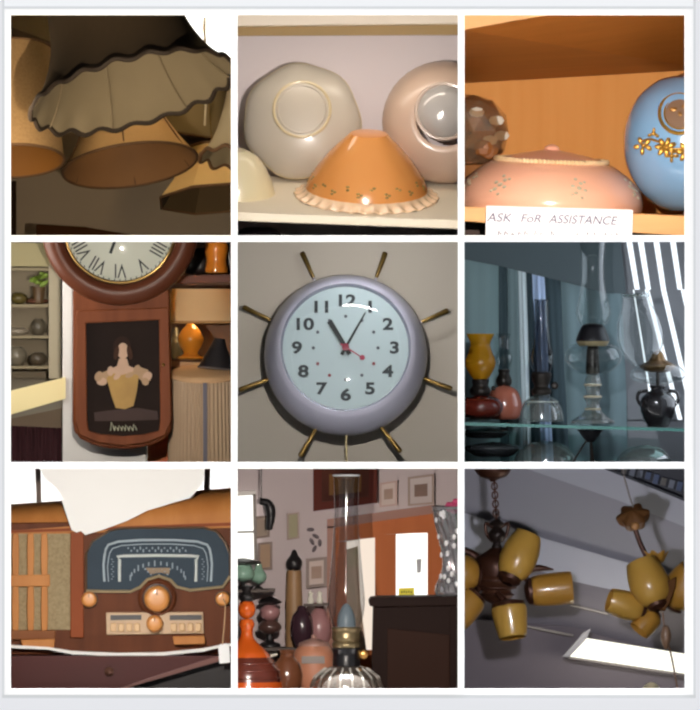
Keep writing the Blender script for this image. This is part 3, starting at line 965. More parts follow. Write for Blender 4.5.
# cluttered upper right
mb = MB(); mb.poly([(490, -20), (740, -20), (740, 460), (490, 460)], (600, 220), 0, 10)
structure(mb.build('wall_right_panel', mat('brown_panel_wall', (132, 98, 76), 0.8, var=0.3, scale=4), at=(T, 600, 220, 0.88), smooth=0))
o = MB().poly([(520, 118), (740, 112), (740, 134), (520, 142)], (620, 128), 0, 205).build('shelf_board', mat('dark_red_shelf', (80, 40, 32), 0.6), at=(T, 620, 128, 0.66), smooth=0)
tag(o, 'dark red shelf above the cream orange lampshade', 'shelf')
o = MB().lathe(prof([(0, 0), (44, 2), (52, 30), (46, 60), (30, 74), (0, 78)], 3), 32).build('dark_bowl', mat('black_bowl', (44, 34, 32), 0.35), at=(T, 590, 112, 0.81))
tag(o, 'black lidded bowl on the dark red shelf', 'bowl')
o = MB().lathe(prof([(0, 0), (34, 2), (30, 40), (36, 80), (20, 118), (12, 120)], 3), 32).build('orange_light_vase', mat('orange_light_paint', (250, 150, 50), 0.3, coat=0.5), at=(T, 640, 110, 0.72))  # bright orange light painted as a solid vase shape
tag(o, 'bright orange light on the dark red shelf, shaped as a vase', 'vase')
o = MB().lathe(prof([(0, 0), (30, 2), (38, 40), (34, 90), (20, 110), (0, 112)], 3), 32).build('dark_jar', mat('brown_black_jar', (60, 42, 36), 0.3), at=(T, 682, 110, 0.8))
tag(o, 'brown black jar beside the bright orange light', 'jar')
o = MB().lathe(prof([(0, 0), (20, 2), (22, 50), (14, 70), (8, 96)], 3), 24).build('glass_bottle', mat('grey_green_glass', (120, 120, 112), 0.15, coat=0.5), at=(T, 516, 372, 0.74))
tag(o, 'grey green bottle standing left of the amber lamp base', 'bottle')
o = MB().poly([(490, 376), (740, 384), (740, 400), (490, 392)], (610, 388), 0, 260).build('shelf_board', mat('peach_shelf', (204, 160, 116), 0.7), at=(T, 610, 388, 0.6), smooth=0)
o.location = T.P(610, 390, 0.63)
tag(o, 'peach tan shelf under the amber lamp', 'shelf')

fill_spot('lamp', T, 88, (255, 244, 230), du=-70, dv=-120, dist=1.6)  # added frontal fill, no lamp seen
point('lamp', T.P(596, 225, 0.62), 0.5, (255, 214, 150), 0.02)
area('lamp', T.P(-120, 120, 0.3), T.P(400, 300, 0.5), 0.25, 0.4, 3, (255, 250, 240))  # unseen side fill added at the outer wall

# ================================================================== white sunburst clock
T = T5
TI5 = 12
M_wall5 = mat('warm_grey_plaster', (188, 180, 168), 0.9, var=0.06, scale=3)
backwall(T, 0.42, M_wall5)
t = thing('wall_clock', 'round white wall clock with brass sunburst rays at five past eleven', 'clock', T, 343, 362, 0.33, (90 - TI5, 0, 0))
M_case = mat('bluish_white_enamel', (196, 196, 214), 0.35, coat=0.3)
MB().lathe(prof([(246, -8), (248, 14), (244, 40), (232, 78), (216, 112), (204, 126), (198, 130)], 5), 96).build('case', M_case, t)
MB().lathe(prof([(198, 130), (194, 128), (191, 122), (190, 116)], 3), 96).build('bezel', mat('grey_bezel', (148, 152, 168), 0.25, 0.4, coat=0.5), t)
MB().lathe([(191, 116), (0, 116)], 96).build('dial', mat('pale_blue_dial', (206, 218, 224), 0.5), t)
M_num = mat('charcoal_numeral', (58, 60, 66), 0.6)
for k in range(1, 13):
    a = 2 * pi * k / 12
    mb = MB().text(str(k), 50, Matrix.Translation((148 * sin(a), 146 * cos(a) - 1, 117.5)), 0.7, 1.28, 1.6)
    mb.build('numeral', M_num, t, smooth=0)
for k in range(12):
    a = 2 * pi * k / 12
    MB().lathe([(5, 116), (5, 118.5), (0, 118.6)], 12, M=Matrix.Translation((98 * sin(a), 98 * cos(a), 0))).build('hour_dot', mat('dark_red_dot', (150, 60, 70), 0.5) if k in (4, 7, 8) else mat('slate_dot', (92, 92, 104), 0.5), t)
def hand(ang, l, back, w0, w1, z, m, name):
    a = R(ang)
    Mx = Matrix.Rotation(-a, 4, 'Z')
    mb = MB(); mb.hexa([(-w0 / 2, -back, z), (w0 / 2, -back, z), (w1 / 2, l, z), (-w1 / 2, l, z), (-w0 / 2, -back, z + 2), (w0 / 2, -back, z + 2), (w1 / 2, l, z + 2), (-w1 / 2, l, z + 2)])
    o = MB().add([Mx @ v for v in mb.v], mb.f)
    return o.build(name, m, t, smooth=0)
M_hand = mat('black_hand', (30, 30, 34), 0.5)
hand(-31, 96, 24, 13, 17, 121, M_hand, 'hour_hand')
hand(29, 124, 26, 10, 4, 125, M_hand, 'minute_hand')
hand(123, 60, 18, 5, 3, 129, mat('red_hand', (196, 60, 92), 0.5), 'second_hand')
MB().lathe([(8, 128), (8, 132), (0, 132.5)], 16, M=Matrix.Translation((60 * sin(R(123)), 60 * cos(R(123)), 0))).build('second_hand_tip', mat('red_tip', (180, 50, 80), 0.5), t)
MB().lathe([(11, 116), (11, 134), (0, 136)], 20).build('hub', mat('crimson_hub', (150, 34, 62), 0.4), t)
MB().lathe(prof([(190, 126), (170, 137), (130, 149), (70, 157), (0, 160)], 4), 64).build('dial_glass', glass('dome_glass', edge=0.35, base=0.045), t)
M_ray = mat('antique_brass_ray', (152, 124, 66), 0.35, 0.75, col2=(104, 82, 40), scale=30)
for (u1, v1, u2, v2) in ((210, 48, 245, 126), (464, 48, 436, 126), (30, 215, 116, 255), (655, 225, 574, 260), (18, 468, 116, 432), (666, 465, 575, 431), (204, 670, 259, 574), (510, 656, 444, 572)):
    ax, az, bx, bz = u1 - 343, 362 - v1, u2 - 343, 362 - v2
    # the rays lie on the wall plane of the tilted clock
    f = 1 / cos(R(TI5))
    a, b = Vector((ax, az * f, 10)), Vector((bx, bz * f, 10))
    mb = MB(); mb.tube([a, a.lerp(b, .06), a.lerp(b, .94), b], [6, 8.5, 5.5, 4.5], 10)
    r_ = mb.build('ray', M_ray, t)
    c_ = b.lerp(Vector((0, 0, 10)), .35)
    MB().tube([b, c_], 3.0, 8).build('ray_stem', M_case, r_)
MB().tube([(2, -230, 6), (3, -330, 6)], 3.5, 8).build('hanging_pin', mat('pale_brass_pin', (176, 160, 120), 0.4, 0.3), t)

fill_spot('lamp', T, 84, (255, 249, 242), du=30, dv=-190, dist=1.7)  # added frontal fill for the clock
area('lamp', T.P(430, 10, 0.03), T.P(420, 230, 0.2), 0.2, 0.016, 0.9, (255, 255, 255))  # hidden strip added to put a glare arc on the dome

# ================================================================== oil lamps on the glass shelf by the window
T = T6
G_clear = glass('clear_glass', (238, 242, 242), 0.7, 0.06, 0.05)
G_smoke = glass('smoky_glass', (176, 182, 188), 0.8, 0.08, 0.06)
G_thick = glass('thick_glass', (214, 222, 222), 0.9, 0.14, 0.1, body=0.12, bodycol=(210, 214, 208))
M_burn = mat('dark_burner', (46, 40, 36), 0.4, 0.6)
M_brz = mat('bronze_burner', (112, 86, 54), 0.4, 0.6)

win = thing('window_2', 'bright daylight window glimpsed between the blind slats', 'window', T, 560, 250, 0.66)
win['kind'] = 'structure'
mb = MB(); mb.poly([(440, -140), (810, -140), (810, 800), (440, 800)], (560, 250), 0, 6)
mb.build('pane', glow('white_daylight', (240, 248, 255), 1.5), win, smooth=0)
M_slat = mat('grey_blind_slat', (124, 126, 130), 0.7, var=0.08, scale=6)
# the gaps between slats show the window
def line_x(x0, v0, x1, v1, v): return x0 + (x1 - x0) * (v - v0) / (v1 - v0)
def blind(nm, lb, edges, va, vb, d):
    b = thing(nm, lb, 'blind', T, 590, (va + vb) / 2, d)
    for i in range(len(edges) - 1):
        (l0, l1), (r0, r1) = edges[i], edges[i + 1]
        q = [(l0, va), (r0, va), (r1, vb), (l1, vb)]
        mb = MB(); mb.poly(q, (590, (va + vb) / 2), 0, 3); mb.build('slat', M_slat, b, smooth=0)
    return b
gw = 15
b = thing('vertical_blind', 'upper grey vertical blind slats slanting across the bright window', 'blind', T, 590, 70, 0.6)
def slatpoly(a0, a1, b0, b1, va, vb):
    mb = MB(); mb.poly([(a0, va), (b0, va), (b1, vb), (a1, vb)], (590, 70), 0, 3); return mb.build('slat', M_slat, b, smooth=0)
g_up = [(498, 532), (534, 566), (583, 612), (634, 662)]     # left edge of each gap at v=-20 and v=160
prev = (440, 440)
for g0, g1 in g_up:
    slatpoly(prev[0], prev[1], g0, g1, -140, 160) if False else slatpoly(prev[0], prev[1], g0 - 18, g1, -140, 160)
    prev = (g0 - 18 + gw + 4, g1 + gw)
slatpoly(prev[0], prev[1], 810, 810, -140, 160)
b2 = b
b = thing('vertical_blind', 'lower grey vertical blind slats slanting across the bright window', 'blind', T, 590, 70, 0.6)
g_lo = [(526, 588, 4, 8), (562, 664, 14, 14), (612, 705, 15, 15), (672, 760, 14, 14)]    # at v=160 and v=560
prev = (440, 440)
for g0, g1, w0, w1 in g_lo:
    slatpoly(prev[0], prev[1], g0, g1 + 0, 160, 560)
    prev = (g0 + w0, g1 + w1)
slatpoly(prev[0], prev[1], 810, 810, 160, 560)
slatpoly(440, 440, 810, 810, 556, 800)

def fold(lb, u0, u1, c, c2, d, lean=0.03, bulge=10, seed=0):
    n, NZ = 12, 10
    rr = random.Random(seed)
    cu = (u0 + u1) / 2
    vs, fs = [], []
    for i in range(n + 1):
        f = i / n - .5
        for j in range(NZ + 1):
            v = -20 + 800 * j / NZ
            w = (u1 - u0) * (1 + .05 * sin(j * .8 + seed))
            vs.append((f * w + lean * (v - 350), -bulge * cos(pi * f) + 2 * sin(f * 14 + seed), 350 - v))
    for i in range(n):
        for j in range(NZ):
            a = i * (NZ + 1) + j
            fs.append((a, a + 1, a + NZ + 2, a + NZ + 1))
    o = MB().add(vs, fs).build('window_curtain', mat('drape_%d_%d_%d' % c, c, 0.85, col2=c2, scale=3, stretch=(6, 1, 0.4)), at=(T, cu, 350, d), smooth=180)
    tag(o, lb, 'curtain', 'curtain strips behind the oil lamps')


fold('broad teal grey curtain strip behind the amber chimney', -20, 122, (142, 164, 164), (108, 132, 134), 0.57, .01, 14, 1)
fold('narrow dark slate curtain strip just beyond the amber chimney', 112, 152, (72, 90, 96), (52, 68, 74), 0.575, .01, 6, 2)
fold('mid teal grey curtain strip between amber and smoky chimneys', 146, 196, (140, 160, 162), (112, 134, 138), 0.56, .015, 9, 3)
fold('slim grey white curtain strip beside the smoky chimney', 184, 208, (224, 234, 236), (190, 206, 210), 0.54, .03, 4, 4)
fold('dark curtain strip touching the left side of the smoky chimney', 204, 236, (66, 84, 90), (46, 62, 70), 0.57, .03, 6, 5)
fold('pale blue curtain strip behind the smoky chimney', 232, 268, (198, 216, 246), (160, 184, 220), 0.545, .05, 7, 6)
fold('dark teal curtain strip between the two tall chimneys', 262, 316, (66, 84, 90), (46, 64, 70), 0.565, .05, 8, 7)
fold('wide pale teal curtain strip behind the tallest lamp', 306, 412, (138, 160, 164), (104, 126, 132), 0.59, .04, 12, 8)
fold('grey teal curtain strip between the tallest lamp and the slatted blind', 398, 500, (126, 146, 150), (96, 116, 122), 0.575, .03, 12, 9)
mb = MB(); mb.poly([(3, -10), (486, -10), (506, 172), (440, 170), (330, 140), (120, 88), (3, 66)], (350, 60), 0, 5)
o = mb.build('window_valance', mat('dark_grey_valance', (88, 100, 104), 0.85, var=0.2, scale=4), at=(T, 350, 60, 0.515), smooth=0)
tag(o, 'dark grey valance swag across the top of the curtain', 'valance')
backwall(T, 0.72, mat('grey_window_wall', (110, 116, 120), 0.9))

# shelf
t = thing('glass_shelf', 'clear glass shelf with green edge carrying the oil lamps', 'shelf', T, 350, 574, 0.13, (0, 1.6, 0))
mb = MB(); mb.box((0, 160, -4), (700, 320, 7)); mb.build('pane', glass('shelf_glass', (206, 226, 222), 0.4, 0.06, 0.04), t, smooth=0)
mb = MB(); mb.box((0, -1.5, -4), (700, 3, 9)); mb.build('front_edge', mat('green_glass_edge', (70, 128, 120), 0.3, coat=0.6), t, smooth=0)

def lamp(lb, u, v, d): return thing('oil_lamp', lb, 'oil lamp', T, u, v, d)
# amber chimney, red font
t = lamp('oil lamp with amber yellow chimney and dark red bowl', 62, 556, 0.26)
MB().lathe(prof([(20, 122), (30, 134), (44, 160), (46, 180), (34, 212), (30, 232), (40, 254), (42, 262)], 5), 48).build('chimney', mat('amber_chimney_glass', (216, 162, 34), 0.18, coat=0.6, col2=(180, 120, 16), scale=6, trans=0.5), t)
MB().lathe(prof([(0, 70), (26, 74), (32, 90), (24, 104), (26, 118), (20, 124), (0, 124)], 3), 32).build('burner', M_burn, t)
MB().ball((40, -6, 96), (7, 4, 7)).build('wick_knob', M_burn, t)
MB().lathe(prof([(0, 4), (30, 4), (58, 14), (70, 36), (62, 58), (36, 70), (0, 72)], 4), 48).build('font', mat('dark_red_glass', (122, 42, 26), 0.15, coat=0.7, col2=(70, 24, 20), scale=5), t)
MB().lathe([(0, 0), (34, 0), (30, 6), (0, 6)], 32).build('foot', M_burn, t)
# pink glass lamp behind
t = lamp('oil lamp with rosy pink glass bowl and clear chimney', 134, 556, 0.41)
MB().lathe(prof([(0, 2), (40, 2), (54, 30), (52, 62), (40, 90), (16, 104), (0, 106)], 4), 48).build('font', mat('rosy_glass', (206, 124, 98), 0.18, coat=0.7, col2=(150, 80, 64), scale=6), t)
MB().lathe(prof([(0, 100), (20, 104), (24, 120), (16, 140), (18, 152), (0, 154)], 3), 28).build('burner', M_burn, t)
MB().lathe(prof([(14, 150), (24, 172), (26, 192), (16, 220), (18, 246), (24, 262)], 5), 36).build('chimney', G_clear, t)
# smoky tall chimney
t = lamp('clear glass oil lamp with dark burner and tall slim smoky chimney', 248, 562, 0.24)
MB().lathe(prof([(66, 0), (68, 8), (62, 40), (46, 66), (26, 78), (24, 84)], 5), 56).build('font', G_thick, t)
MB().lathe([(0, 1), (66, 0)], 48).build('font_bottom', mat('grey_green_oil', (124, 134, 126), 0.3), t)
MB().ring((0, 0, 60), 50, 3).build('font_ring', mat('grey_glass_ring', (160, 166, 160), 0.2, coat=0.5), t)
MB().lathe(prof([(0, 80), (26, 82), (30, 96), (22, 108), (30, 132), (28, 150), (0, 152)], 4), 32).build('burner', M_burn, t)
MB().ball((40, -6, 110), (12, 5, 12)).build('wick_knob', M_burn, t)
MB().lathe(prof([(26, 148), (34, 176), (36, 200), (26, 240), (21, 300), (20, 360), (22, 372)], 5), 44).build('chimney', G_smoke, t)
# tall centre lamp with black cap
t = lamp('tallest clear glass oil lamp with black capped burner and flared chimney', 404, 568, 0.22)
M_bg = mat('beige_glass_foot', (190, 182, 160), 0.2, coat=0.6, var=0.2, scale=20)
MB().lathe(prof([(66, 0), (64, 10), (44, 22), (26, 40), (20, 62), (28, 80), (20, 96), (26, 118), (22, 140), (16, 150)], 5), 48).build('foot', G_thick, t)
MB().lathe([(0, 2), (60, 2)], 40).build('foot_bottom', M_bg, t)
mb = MB()
for z, r in ((44, 22), (82, 25), (118, 24)): mb = MB(); mb.ring((0, 0, z), r, 4); mb.build('foot_knop', mat('beige_knop', (176, 166, 140), 0.25, coat=0.5), t)
MB().lathe(prof([(16, 148), (50, 156), (84, 186), (88, 206), (76, 232), (46, 246)], 5), 56).build('shade_globe', G_clear, t)
MB().lathe(prof([(0, 150), (20, 152), (20, 190), (16, 236), (0, 238)], 3), 28).build('wick_tube', M_burn, t)
MB().lathe(prof([(42, 236), (48, 246), (50, 252), (36, 258)], 3), 40).build('gallery', mat('beige_gallery', (158, 140, 104), 0.4, 0.3), t)
MB().lathe(prof([(50, 250), (51, 256), (44, 276), (34, 296), (20, 304), (0, 306)], 4), 44).build('burner_cap', mat('black_cap', (24, 22, 26), 0.35), t)
MB().lathe(prof([(40, 300), (50, 322), (54, 344), (42, 390), (36, 430), (34, 480), (38, 540), (42, 562)], 6), 48).build('chimney', G_clear, t)
# fancy dark vase lamp
t = lamp('oil lamp with black two handled vase base and round clear chimney', 602, 578, 0.22)
M_bv = mat('black_vase_glaze', (30, 28, 30), 0.25, coat=0.5)
MB().lathe(prof([(0, 0), (30, 0), (34, 8), (46, 30), (54, 62), (50, 88), (30, 106), (20, 114), (26, 126), (0, 128)], 4), 44).build('vase', M_bv, t)
for s in (-1, 1):
    MB().tube(smooth_path([(s * 48, 0, 62), (s * 62, 0, 84), (s * 56, 0, 106), (s * 30, 0, 110)]), 5.5, 10).build('handle', M_bv, t)
MB().lathe([(6, 124), (6, 172)], 12, cap=True).build('stem', M_burn, t)
sc = lambda a, r, z, i: (r * (1 + .06 * cos(8 * a)), z)
MB().lathe(prof([(0, 166), (30, 168), (52, 184), (40, 194), (24, 204), (14, 226), (0, 236)], 4), 48, warp=sc).build('burner', M_brz, t)
MB().lathe(prof([(20, 130), (70, 140), (84, 162), (66, 186), (50, 190)], 5), 48).build('shade_dish', G_clear, t)
MB().lathe(prof([(34, 190), (60, 230), (72, 278), (64, 330), (46, 372), (40, 396), (44, 412)], 6), 56, M=Matrix.Translation((-20, 0, 0)) @ Matrix.Rotation(R(-7), 4, 'Y')).build('chimney', G_clear, t)
MB().ring((-68, 0, 400), 38, 5).build('chimney_rim', G_thick, t)

# below the shelf
for (u, v, a, h, lb) in ((80, 612, 72, 32, 'dark oval reflection under the shelf below the red bowl'), (100, 668, 84, 46, 'lowest dark oval reflection under the glass shelf')):
    o = MB().lathe(prof([(0, 0), (a * .6, 0), (a * .96, h * .4), (a, h * .62), (a * .8, h * .8), (0, h)], 4), 44).build('dark_reflection', mat('charcoal_reflection', (52, 54, 56), 0.25, coat=0.5), at=(T, u, v, 0.3))  # solid shape put in for a dark reflection at the glass shelf
    tag(o, lb, 'dish')
t = thing('hanging_lamp', 'small dark cone and wires, reflections under the glass shelf as solid shapes', 'lamp', T, 396, 624, 0.2)  # cone and wires put in for reflections below the glass
MB().lathe(prof([(0, 0), (12, 2), (34, 30), (38, 38), (0, 38)], 3), 36).build('cone', mat('black_cone', (28, 28, 30), 0.4), t)
for (x1, z1) in ((-58, -70), (14, -90), (4, -80)):
    MB().tube([(x1 * .2, 0, 4), (x1, 6, z1)], 3, 8).build('wire', M_burn, t)
o = MB().lathe(prof([(96, 0), (90, 20), (60, 50), (20, 62), (0, 64)], 4), 48).build('glass_bowl', G_thick, at=(T, 260, 684, 0.28))
tag(o, 'upturned clear glass bowl under the shelf in the middle', 'bowl')
o = MB().lathe(prof([(84, 0), (80, 20), (54, 46), (20, 56), (0, 58)], 4), 48).build('glass_bowl', G_thick, at=(T, 560, 690, 0.26))
tag(o, 'upturned clear glass bowl under the shelf below the black vase', 'bowl')
mb = MB(); mb.box((0, 130, -6), (700, 260, 12))
o = mb.build('shelf_board', mat('pale_green_shelf', (150, 172, 166), 0.4), at=(T, 350, 692, 0.14), smooth=0)
tag(o, 'pale grey green shelf at the bottom under the upturned bowls', 'shelf')

fill_spot('lamp', T, 70, (236, 244, 252), du=-80, dv=-260, dist=1.6)  # added frontal fill with a cool tint
area('lamp', T.P(800, 250, 0.25), T.P(350, 350, 0.25), 0.4, 0.6, 2.2, (232, 242, 255))  # unseen softbox added for reflections along the glass edges

# ================================================================== old table radio
T = T7
backwall(T, 0.95, mat('bright_white_wall', (250, 250, 248), 0.9))
M_wal = mat('walnut_case', (150, 94, 52), 0.55, col2=(98, 54, 28), scale=1.8, stretch=(1.2, 8, 12), spec=0.2)
M_wald = mat('dark_walnut_front', (116, 64, 36), 0.55, col2=(72, 36, 18), scale=2.0, stretch=(10, 6, 1.5), spec=0.15)
M_wall_ = mat('light_and_lit_walnut', (204, 140, 78), 0.5, col2=(164, 100, 48), scale=2.2, stretch=(8, 6, 1.5), spec=0.2)
M_red = mat('red_brown_post', (146, 74, 38), 0.55, var=0.3, scale=5, spec=0.15)
F = (350, 560)


def on(pts, y0, y1, name, m, par, **k):
    mb = MB(); mb.poly(pts, F, y0, y1); return mb.build(name, m, par, smooth=k.pop('smooth', 30), **k)


t = thing('table_radio', 'old walnut table radio with blue grey dial and wooden knobs', 'radio', T, 350, 560, 0.2)
on([(-60, 180), (745, 170), (745, 580), (-60, 580)], 10, 300, 'case', M_wald, t, bev=4)
mb = MB()
top = [(-60, 120, 160), (-60, 300, 176), (-60, 300, 210)]
sec = [(6, 352), (12, 386), (22, 412), (50, 436), (120, 450), (240, 456), (300, 456), (300, 350)]      # the rounded top: depth, height
vs = []
for x, dz in ((-412, -14), (400, 16)):
    vs += [(x, y, z + dz * (z > 360) + dz) for y, z in sec]
n = len(sec)
fs = [tuple(range(n)), tuple(range(2 * n - 1, n - 1, -1))] + [(i, (i + 1) % n, (i + 1) % n + n, i + n) for i in range(n)]
mb.add(vs, fs); mb.build('rounded_top', M_wall_, t, bev=3, smooth=60)  # light on the top put into its paler walnut
on([(-60, 204), (745, 176), (745, 186), (-60, 212)], 0, 30, 'top_moulding', M_red, t)
# speaker grille on the left
on([(-60, 212), (198, 212), (198, 505), (-60, 505)], 4, 14, 'grille_cloth', mat('tweed_cloth', (176, 158, 122), 0.9, col2=(122, 104, 74), scale=130, bump=0.4), t, smooth=0)
on([(196, 208), (236, 205), (236, 528), (196, 528)], -6, 12, 'post', M_red, t, bev=2)
for (a, b) in ((212, 340), (372, 506)):
    for x in (-14, 30, 76, 118):
        on([(x - 8 - 2, a), (x + 8, a), (x + 10, (a + b) / 2), (x + 8, b), (x - 10, b), (x - 12, (a + b) / 2)], -12, 6, 'grille_bar', M_wall_, t, bev=2)
on([(-60, 340), (134, 336), (134, 372), (-60, 374)], -14, 6, 'cross_bar', M_wall_, t, bev=2)
on([(-60, 504), (150, 506), (150, 534), (-60, 534)], -12, 8, 'lower_bar', M_wal, t, bev=2)
on([(46, 534), (150, 532), (146, 562), (52, 562)], -30, 20, 'foot', M_wall_, t, bev=3)
on([(508, 524), (604, 522), (606, 548), (512, 550)], -26, 20, 'foot', M_wall_, t, bev=3)
# dial
dial_pts = [(244, 384), (244, 272), (262, 236), (316, 202), (352, 196), (600, 194), (640, 206), (668, 240), (680, 276), (680, 340), (660, 372), (560, 382), (520, 372), (500, 352), (466, 340), (428, 350), (408, 372), (380, 386)]
on(dial_pts, 0, 12, 'dial_plate', mat('blue_grey_dial', (72, 86, 98), 0.6, col2=(40, 48, 56), scale=3, spec=0.1), t, smooth=0)
M_mk = mat('pale_dial_ink', (168, 182, 190), 0.6)
M_mk2 = mat('brighter_dial_ink', (206, 212, 208), 0.6)


def line(pts, w, y, name, m, closed=False):
    return MB().tube([(p[0] - F[0], y, F[1] - p[1]) for p in pts], w, 6, closed).build(name, m, t)


def arch(l, r, tp, ch, bt): return [(l, bt), (l, tp + ch), (l + ch, tp), (r - ch, tp), (r, tp + ch), (r, bt)]


line(smooth_path([(p[0], p[1], 0) for p in arch(300, 624, 236, 42, 358)], 3), 4, -1, 'dial_arch', M_mk)
line(smooth_path([(p[0], p[1], 0) for p in arch(312, 612, 248, 40, 358)], 3), 1.6, -1, 'dial_arch', M_mk)
line(smooth_path([(p[0], p[1], 0) for p in arch(346, 578, 280, 12, 358)], 2), 5, -1, 'dial_arch', M_mk2)
line([(244, 386), (300, 388), (380, 388), (410, 374), (430, 352), (466, 341), (500, 353), (520, 374), (560, 384), (660, 374), (682, 342)], 5, -2, 'dial_rim', mat('brass_dial_rim', (190, 170, 134), 0.35, 0.5), ) if True else None
line([(244, 384), (244, 272), (262, 236), (316, 202), (352, 195), (600, 193), (640, 205), (668, 239), (682, 276), (682, 342)], 3.5, -2, 'dial_rim', mat('dark_dial_rim', (100, 76, 54), 0.4, 0.3))
mb = MB()
for k in range(14):          # scale marks
    a = pi - pi * (k + .5) / 14
    mb.box((462 + 84 * cos(a) - F[0], -0.5, F[1] - (352 - 50 * sin(a))), (4, 2, 12 if k % 3 else 18))
for k in range(20):
    x = 372 + k * 9.2
    mb.box((x - F[0], -.5, F[1] - (256 + (k % 2) * 8)), (4.5, 2, 5 + (k * 7) % 6))
for k in range(9):
    for x in (324, 600):
        mb.box((x - F[0] + (k % 2) * 4 - 2, -.5, F[1] - (290 + k * 7.5)), (5, 2, 3))
for k in range(10):
    mb.box((424 + k * 8.4 - F[0], -.5, F[1] - (320 + (k % 3) * 8)), (5, 2, 4))
mk = mb.build('scale_marks', mat('dim_dial_ink', (136, 150, 160), 0.6), t, smooth=0); mk['kind'] = 'stuff'
on([(424, 316), (500, 316), (496, 336), (470, 330), (440, 336)], -1.5, 1, 'dial_badge', mat('bronze_badge', (132, 108, 78), 0.5), t, smooth=0)
# knobs
M_knob = mat('honey_wood_knob', (222, 156, 84), 0.35, col2=(196, 122, 58), scale=4, stretch=(4, 4, 12), coat=0.4)


def knob(u, v, r, h=26, m=None):
    kp = prof([(r, 0), (r, h * .55), (r * .92, h * .85), (r * .7, h), (0, h * 1.02)], 3)
    M = Matrix.Translation((u - F[0], 2, F[1] - v)) @ FACE
    k = MB().lathe(kp, 40, M=M).build('knob', m or M_knob, t)
    MB().lathe([(r * 1.14, 0), (r * 1.14, 3), (r, 4)], 40, M=M).build('knob_collar', mat('dark_collar', (66, 42, 30), 0.5), k)
    MB().box((u - F[0], 2 - h * 1.03, F[1] - v + r * .55), (3, 2, r * .5)).build('pointer_notch', mat('brown_notch', (130, 80, 40), 0.6), k, smooth=0)
knob(460, 410, 40, 40); knob(253, 412, 24); knob(660, 410, 22); knob(453, 485, 26, 44)
MB().lathe(prof([(58, 0), (58, 8), (50, 14), (44, 10)], 3), 48, M=Matrix.Translation((460 - F[0], 8, F[1] - 408)) @ FACE).build('escutcheon', M_wald, t)
# push buttons
on([(304, 452), (600, 450), (602, 516), (306, 520)], -4, 12, 'button_plate', mat('cream_button_plate', (190, 158, 122), 0.4, coat=0.2), t, bev=2)
for (a, b) in ((318, 412), (498, 596)):
    on([(a, 460), (b, 459), (b, 474), (a, 475)], -6, 4, 'station_strip', mat('black_strip', (34, 28, 26), 0.4), t, smooth=0)
for k in range(8):
    x = (318 + k * 24) if k < 4 else (502 + (k - 4) * 25)
    on([(x, 484), (x + 18, 484), (x + 18, 510), (x, 510)], -14, 0, 'push_button', mat('tan_button', (214, 176, 128), 0.35, coat=0.3), t, bev=3)
mb = MB()
for i in range(1):
    pts = [(-60, 546), (130, 556), (200, 568), (340, 574), (480, 572), (600, 560), (660, 548), (745, 540), (745, 548), (660, 556), (600, 570), (480, 582), (340, 584), (200, 578), (130, 564), (-60, 556)]
mb.poly(pts, F, -34, 20)
o = mb.build('base_moulding', mat('white_lit_edge', (240, 238, 234), 0.4, coat=0.3), t, smooth=30)  # light on the base rim put in as white colour

# dark table top with a lower flap
M_tab = mat('dark_red_table', (74, 30, 26), 0.4, var=0.3, scale=3, stretch=(1, 6, 6), spec=0.2)
mb = MB(); mb.poly([(-120, 584), (697, 584), (697, 590), (640, 592), (400, 668), (330, 690), (-120, 690)], (350, 600), 0, 20)
t2 = thing('side_table', 'dark red polished table front below the radio', 'table', T, 350, 600, 0.13)
mb.build('apron', M_tab, t2, smooth=0)
mb = MB(); mb.poly([(640, 585), (700, 585), (400, 672), (336, 694), (320, 694), (396, 664)], (350, 600), -8, 0); mb.build('edge_moulding', mat('red_brown_edge', (96, 50, 40), 0.35, coat=0.3), t2, smooth=0)
mb = MB(); mb.poly([(-120, 584), (697, 584), (697, 590), (-120, 590)], (350, 600), 22, 620); mb.build('table_top', M_tab, t2, smooth=0)
MB().lathe(prof([(14, 0), (14, 4), (5, 10), (9, 22), (0, 28)], 3), 24, M=Matrix.Translation((-36, 2, -32)) @ FACE).build('drawer_knob', mat('tarnished_knob', (110, 76, 62), 0.35, 0.5), t2)
mb = MB(); mb.poly([(-120, 592), (697, 592), (697, 924), (-120, 924)], (350, 600), 40, 60); mb.build('shadow_panel', mat('black_panel', (22, 14, 14), 0.6), t2, smooth=0)  # black sheet stands in for the shade under the table

# white cloth thrown over the top
mb = MB()
outl = [(80, -20), (106, 20), (122, 52), (150, 70), (166, 96), (182, 148), (200, 200), (216, 208), (228, 203), (242, 216), (300, 198), (370, 172), (430, 142), (508, 118), (560, 104), (600, 60), (606, 10), (640, -20)]
mb.poly(outl, F, -22, -16)
o = mb.build('white_cloth', mat('white_linen', (250, 249, 246), 0.85, var=0.04, scale=5), at=(T, 350, 560, 0.185), smooth=0)
o.location = T.P(350, 560, 0.2)
tag(o, 'white linen cloth draped over the top of the radio', 'cloth')
for pts, lb, dd in (([(88, -20), (104, -20), (120, 582), (108, 582)], 'thin dark post behind the radio at the torn cloth edge', 0.6), ([(604, -20), (622, -20), (610, 582), (594, 582)], 'thin dark post behind the radio beyond the white cloth', 0.6)):
    c = pts[0][0]
    o = MB().poly(pts, (c, 50), 0, 16).build('chair_post', mat('brown_grey_post', (110, 92, 80), 0.6), at=(T, c, 50, dd), smooth=0)
    tag(o, lb, 'post')
o = MB().poly([(205, 60), (225, 55), (214, 66)], (210, 60), -2, 0).build('small_tear', mat('grey_tear', (190, 180, 176), 0.8), at=(T, 210, 60, 0.16), smooth=0)
bpy.data.objects.remove(o)
t = thing('price_tag', 'blank white price tag hanging by string from the radio knob', 'tag', T, 661, 552, 0.1)
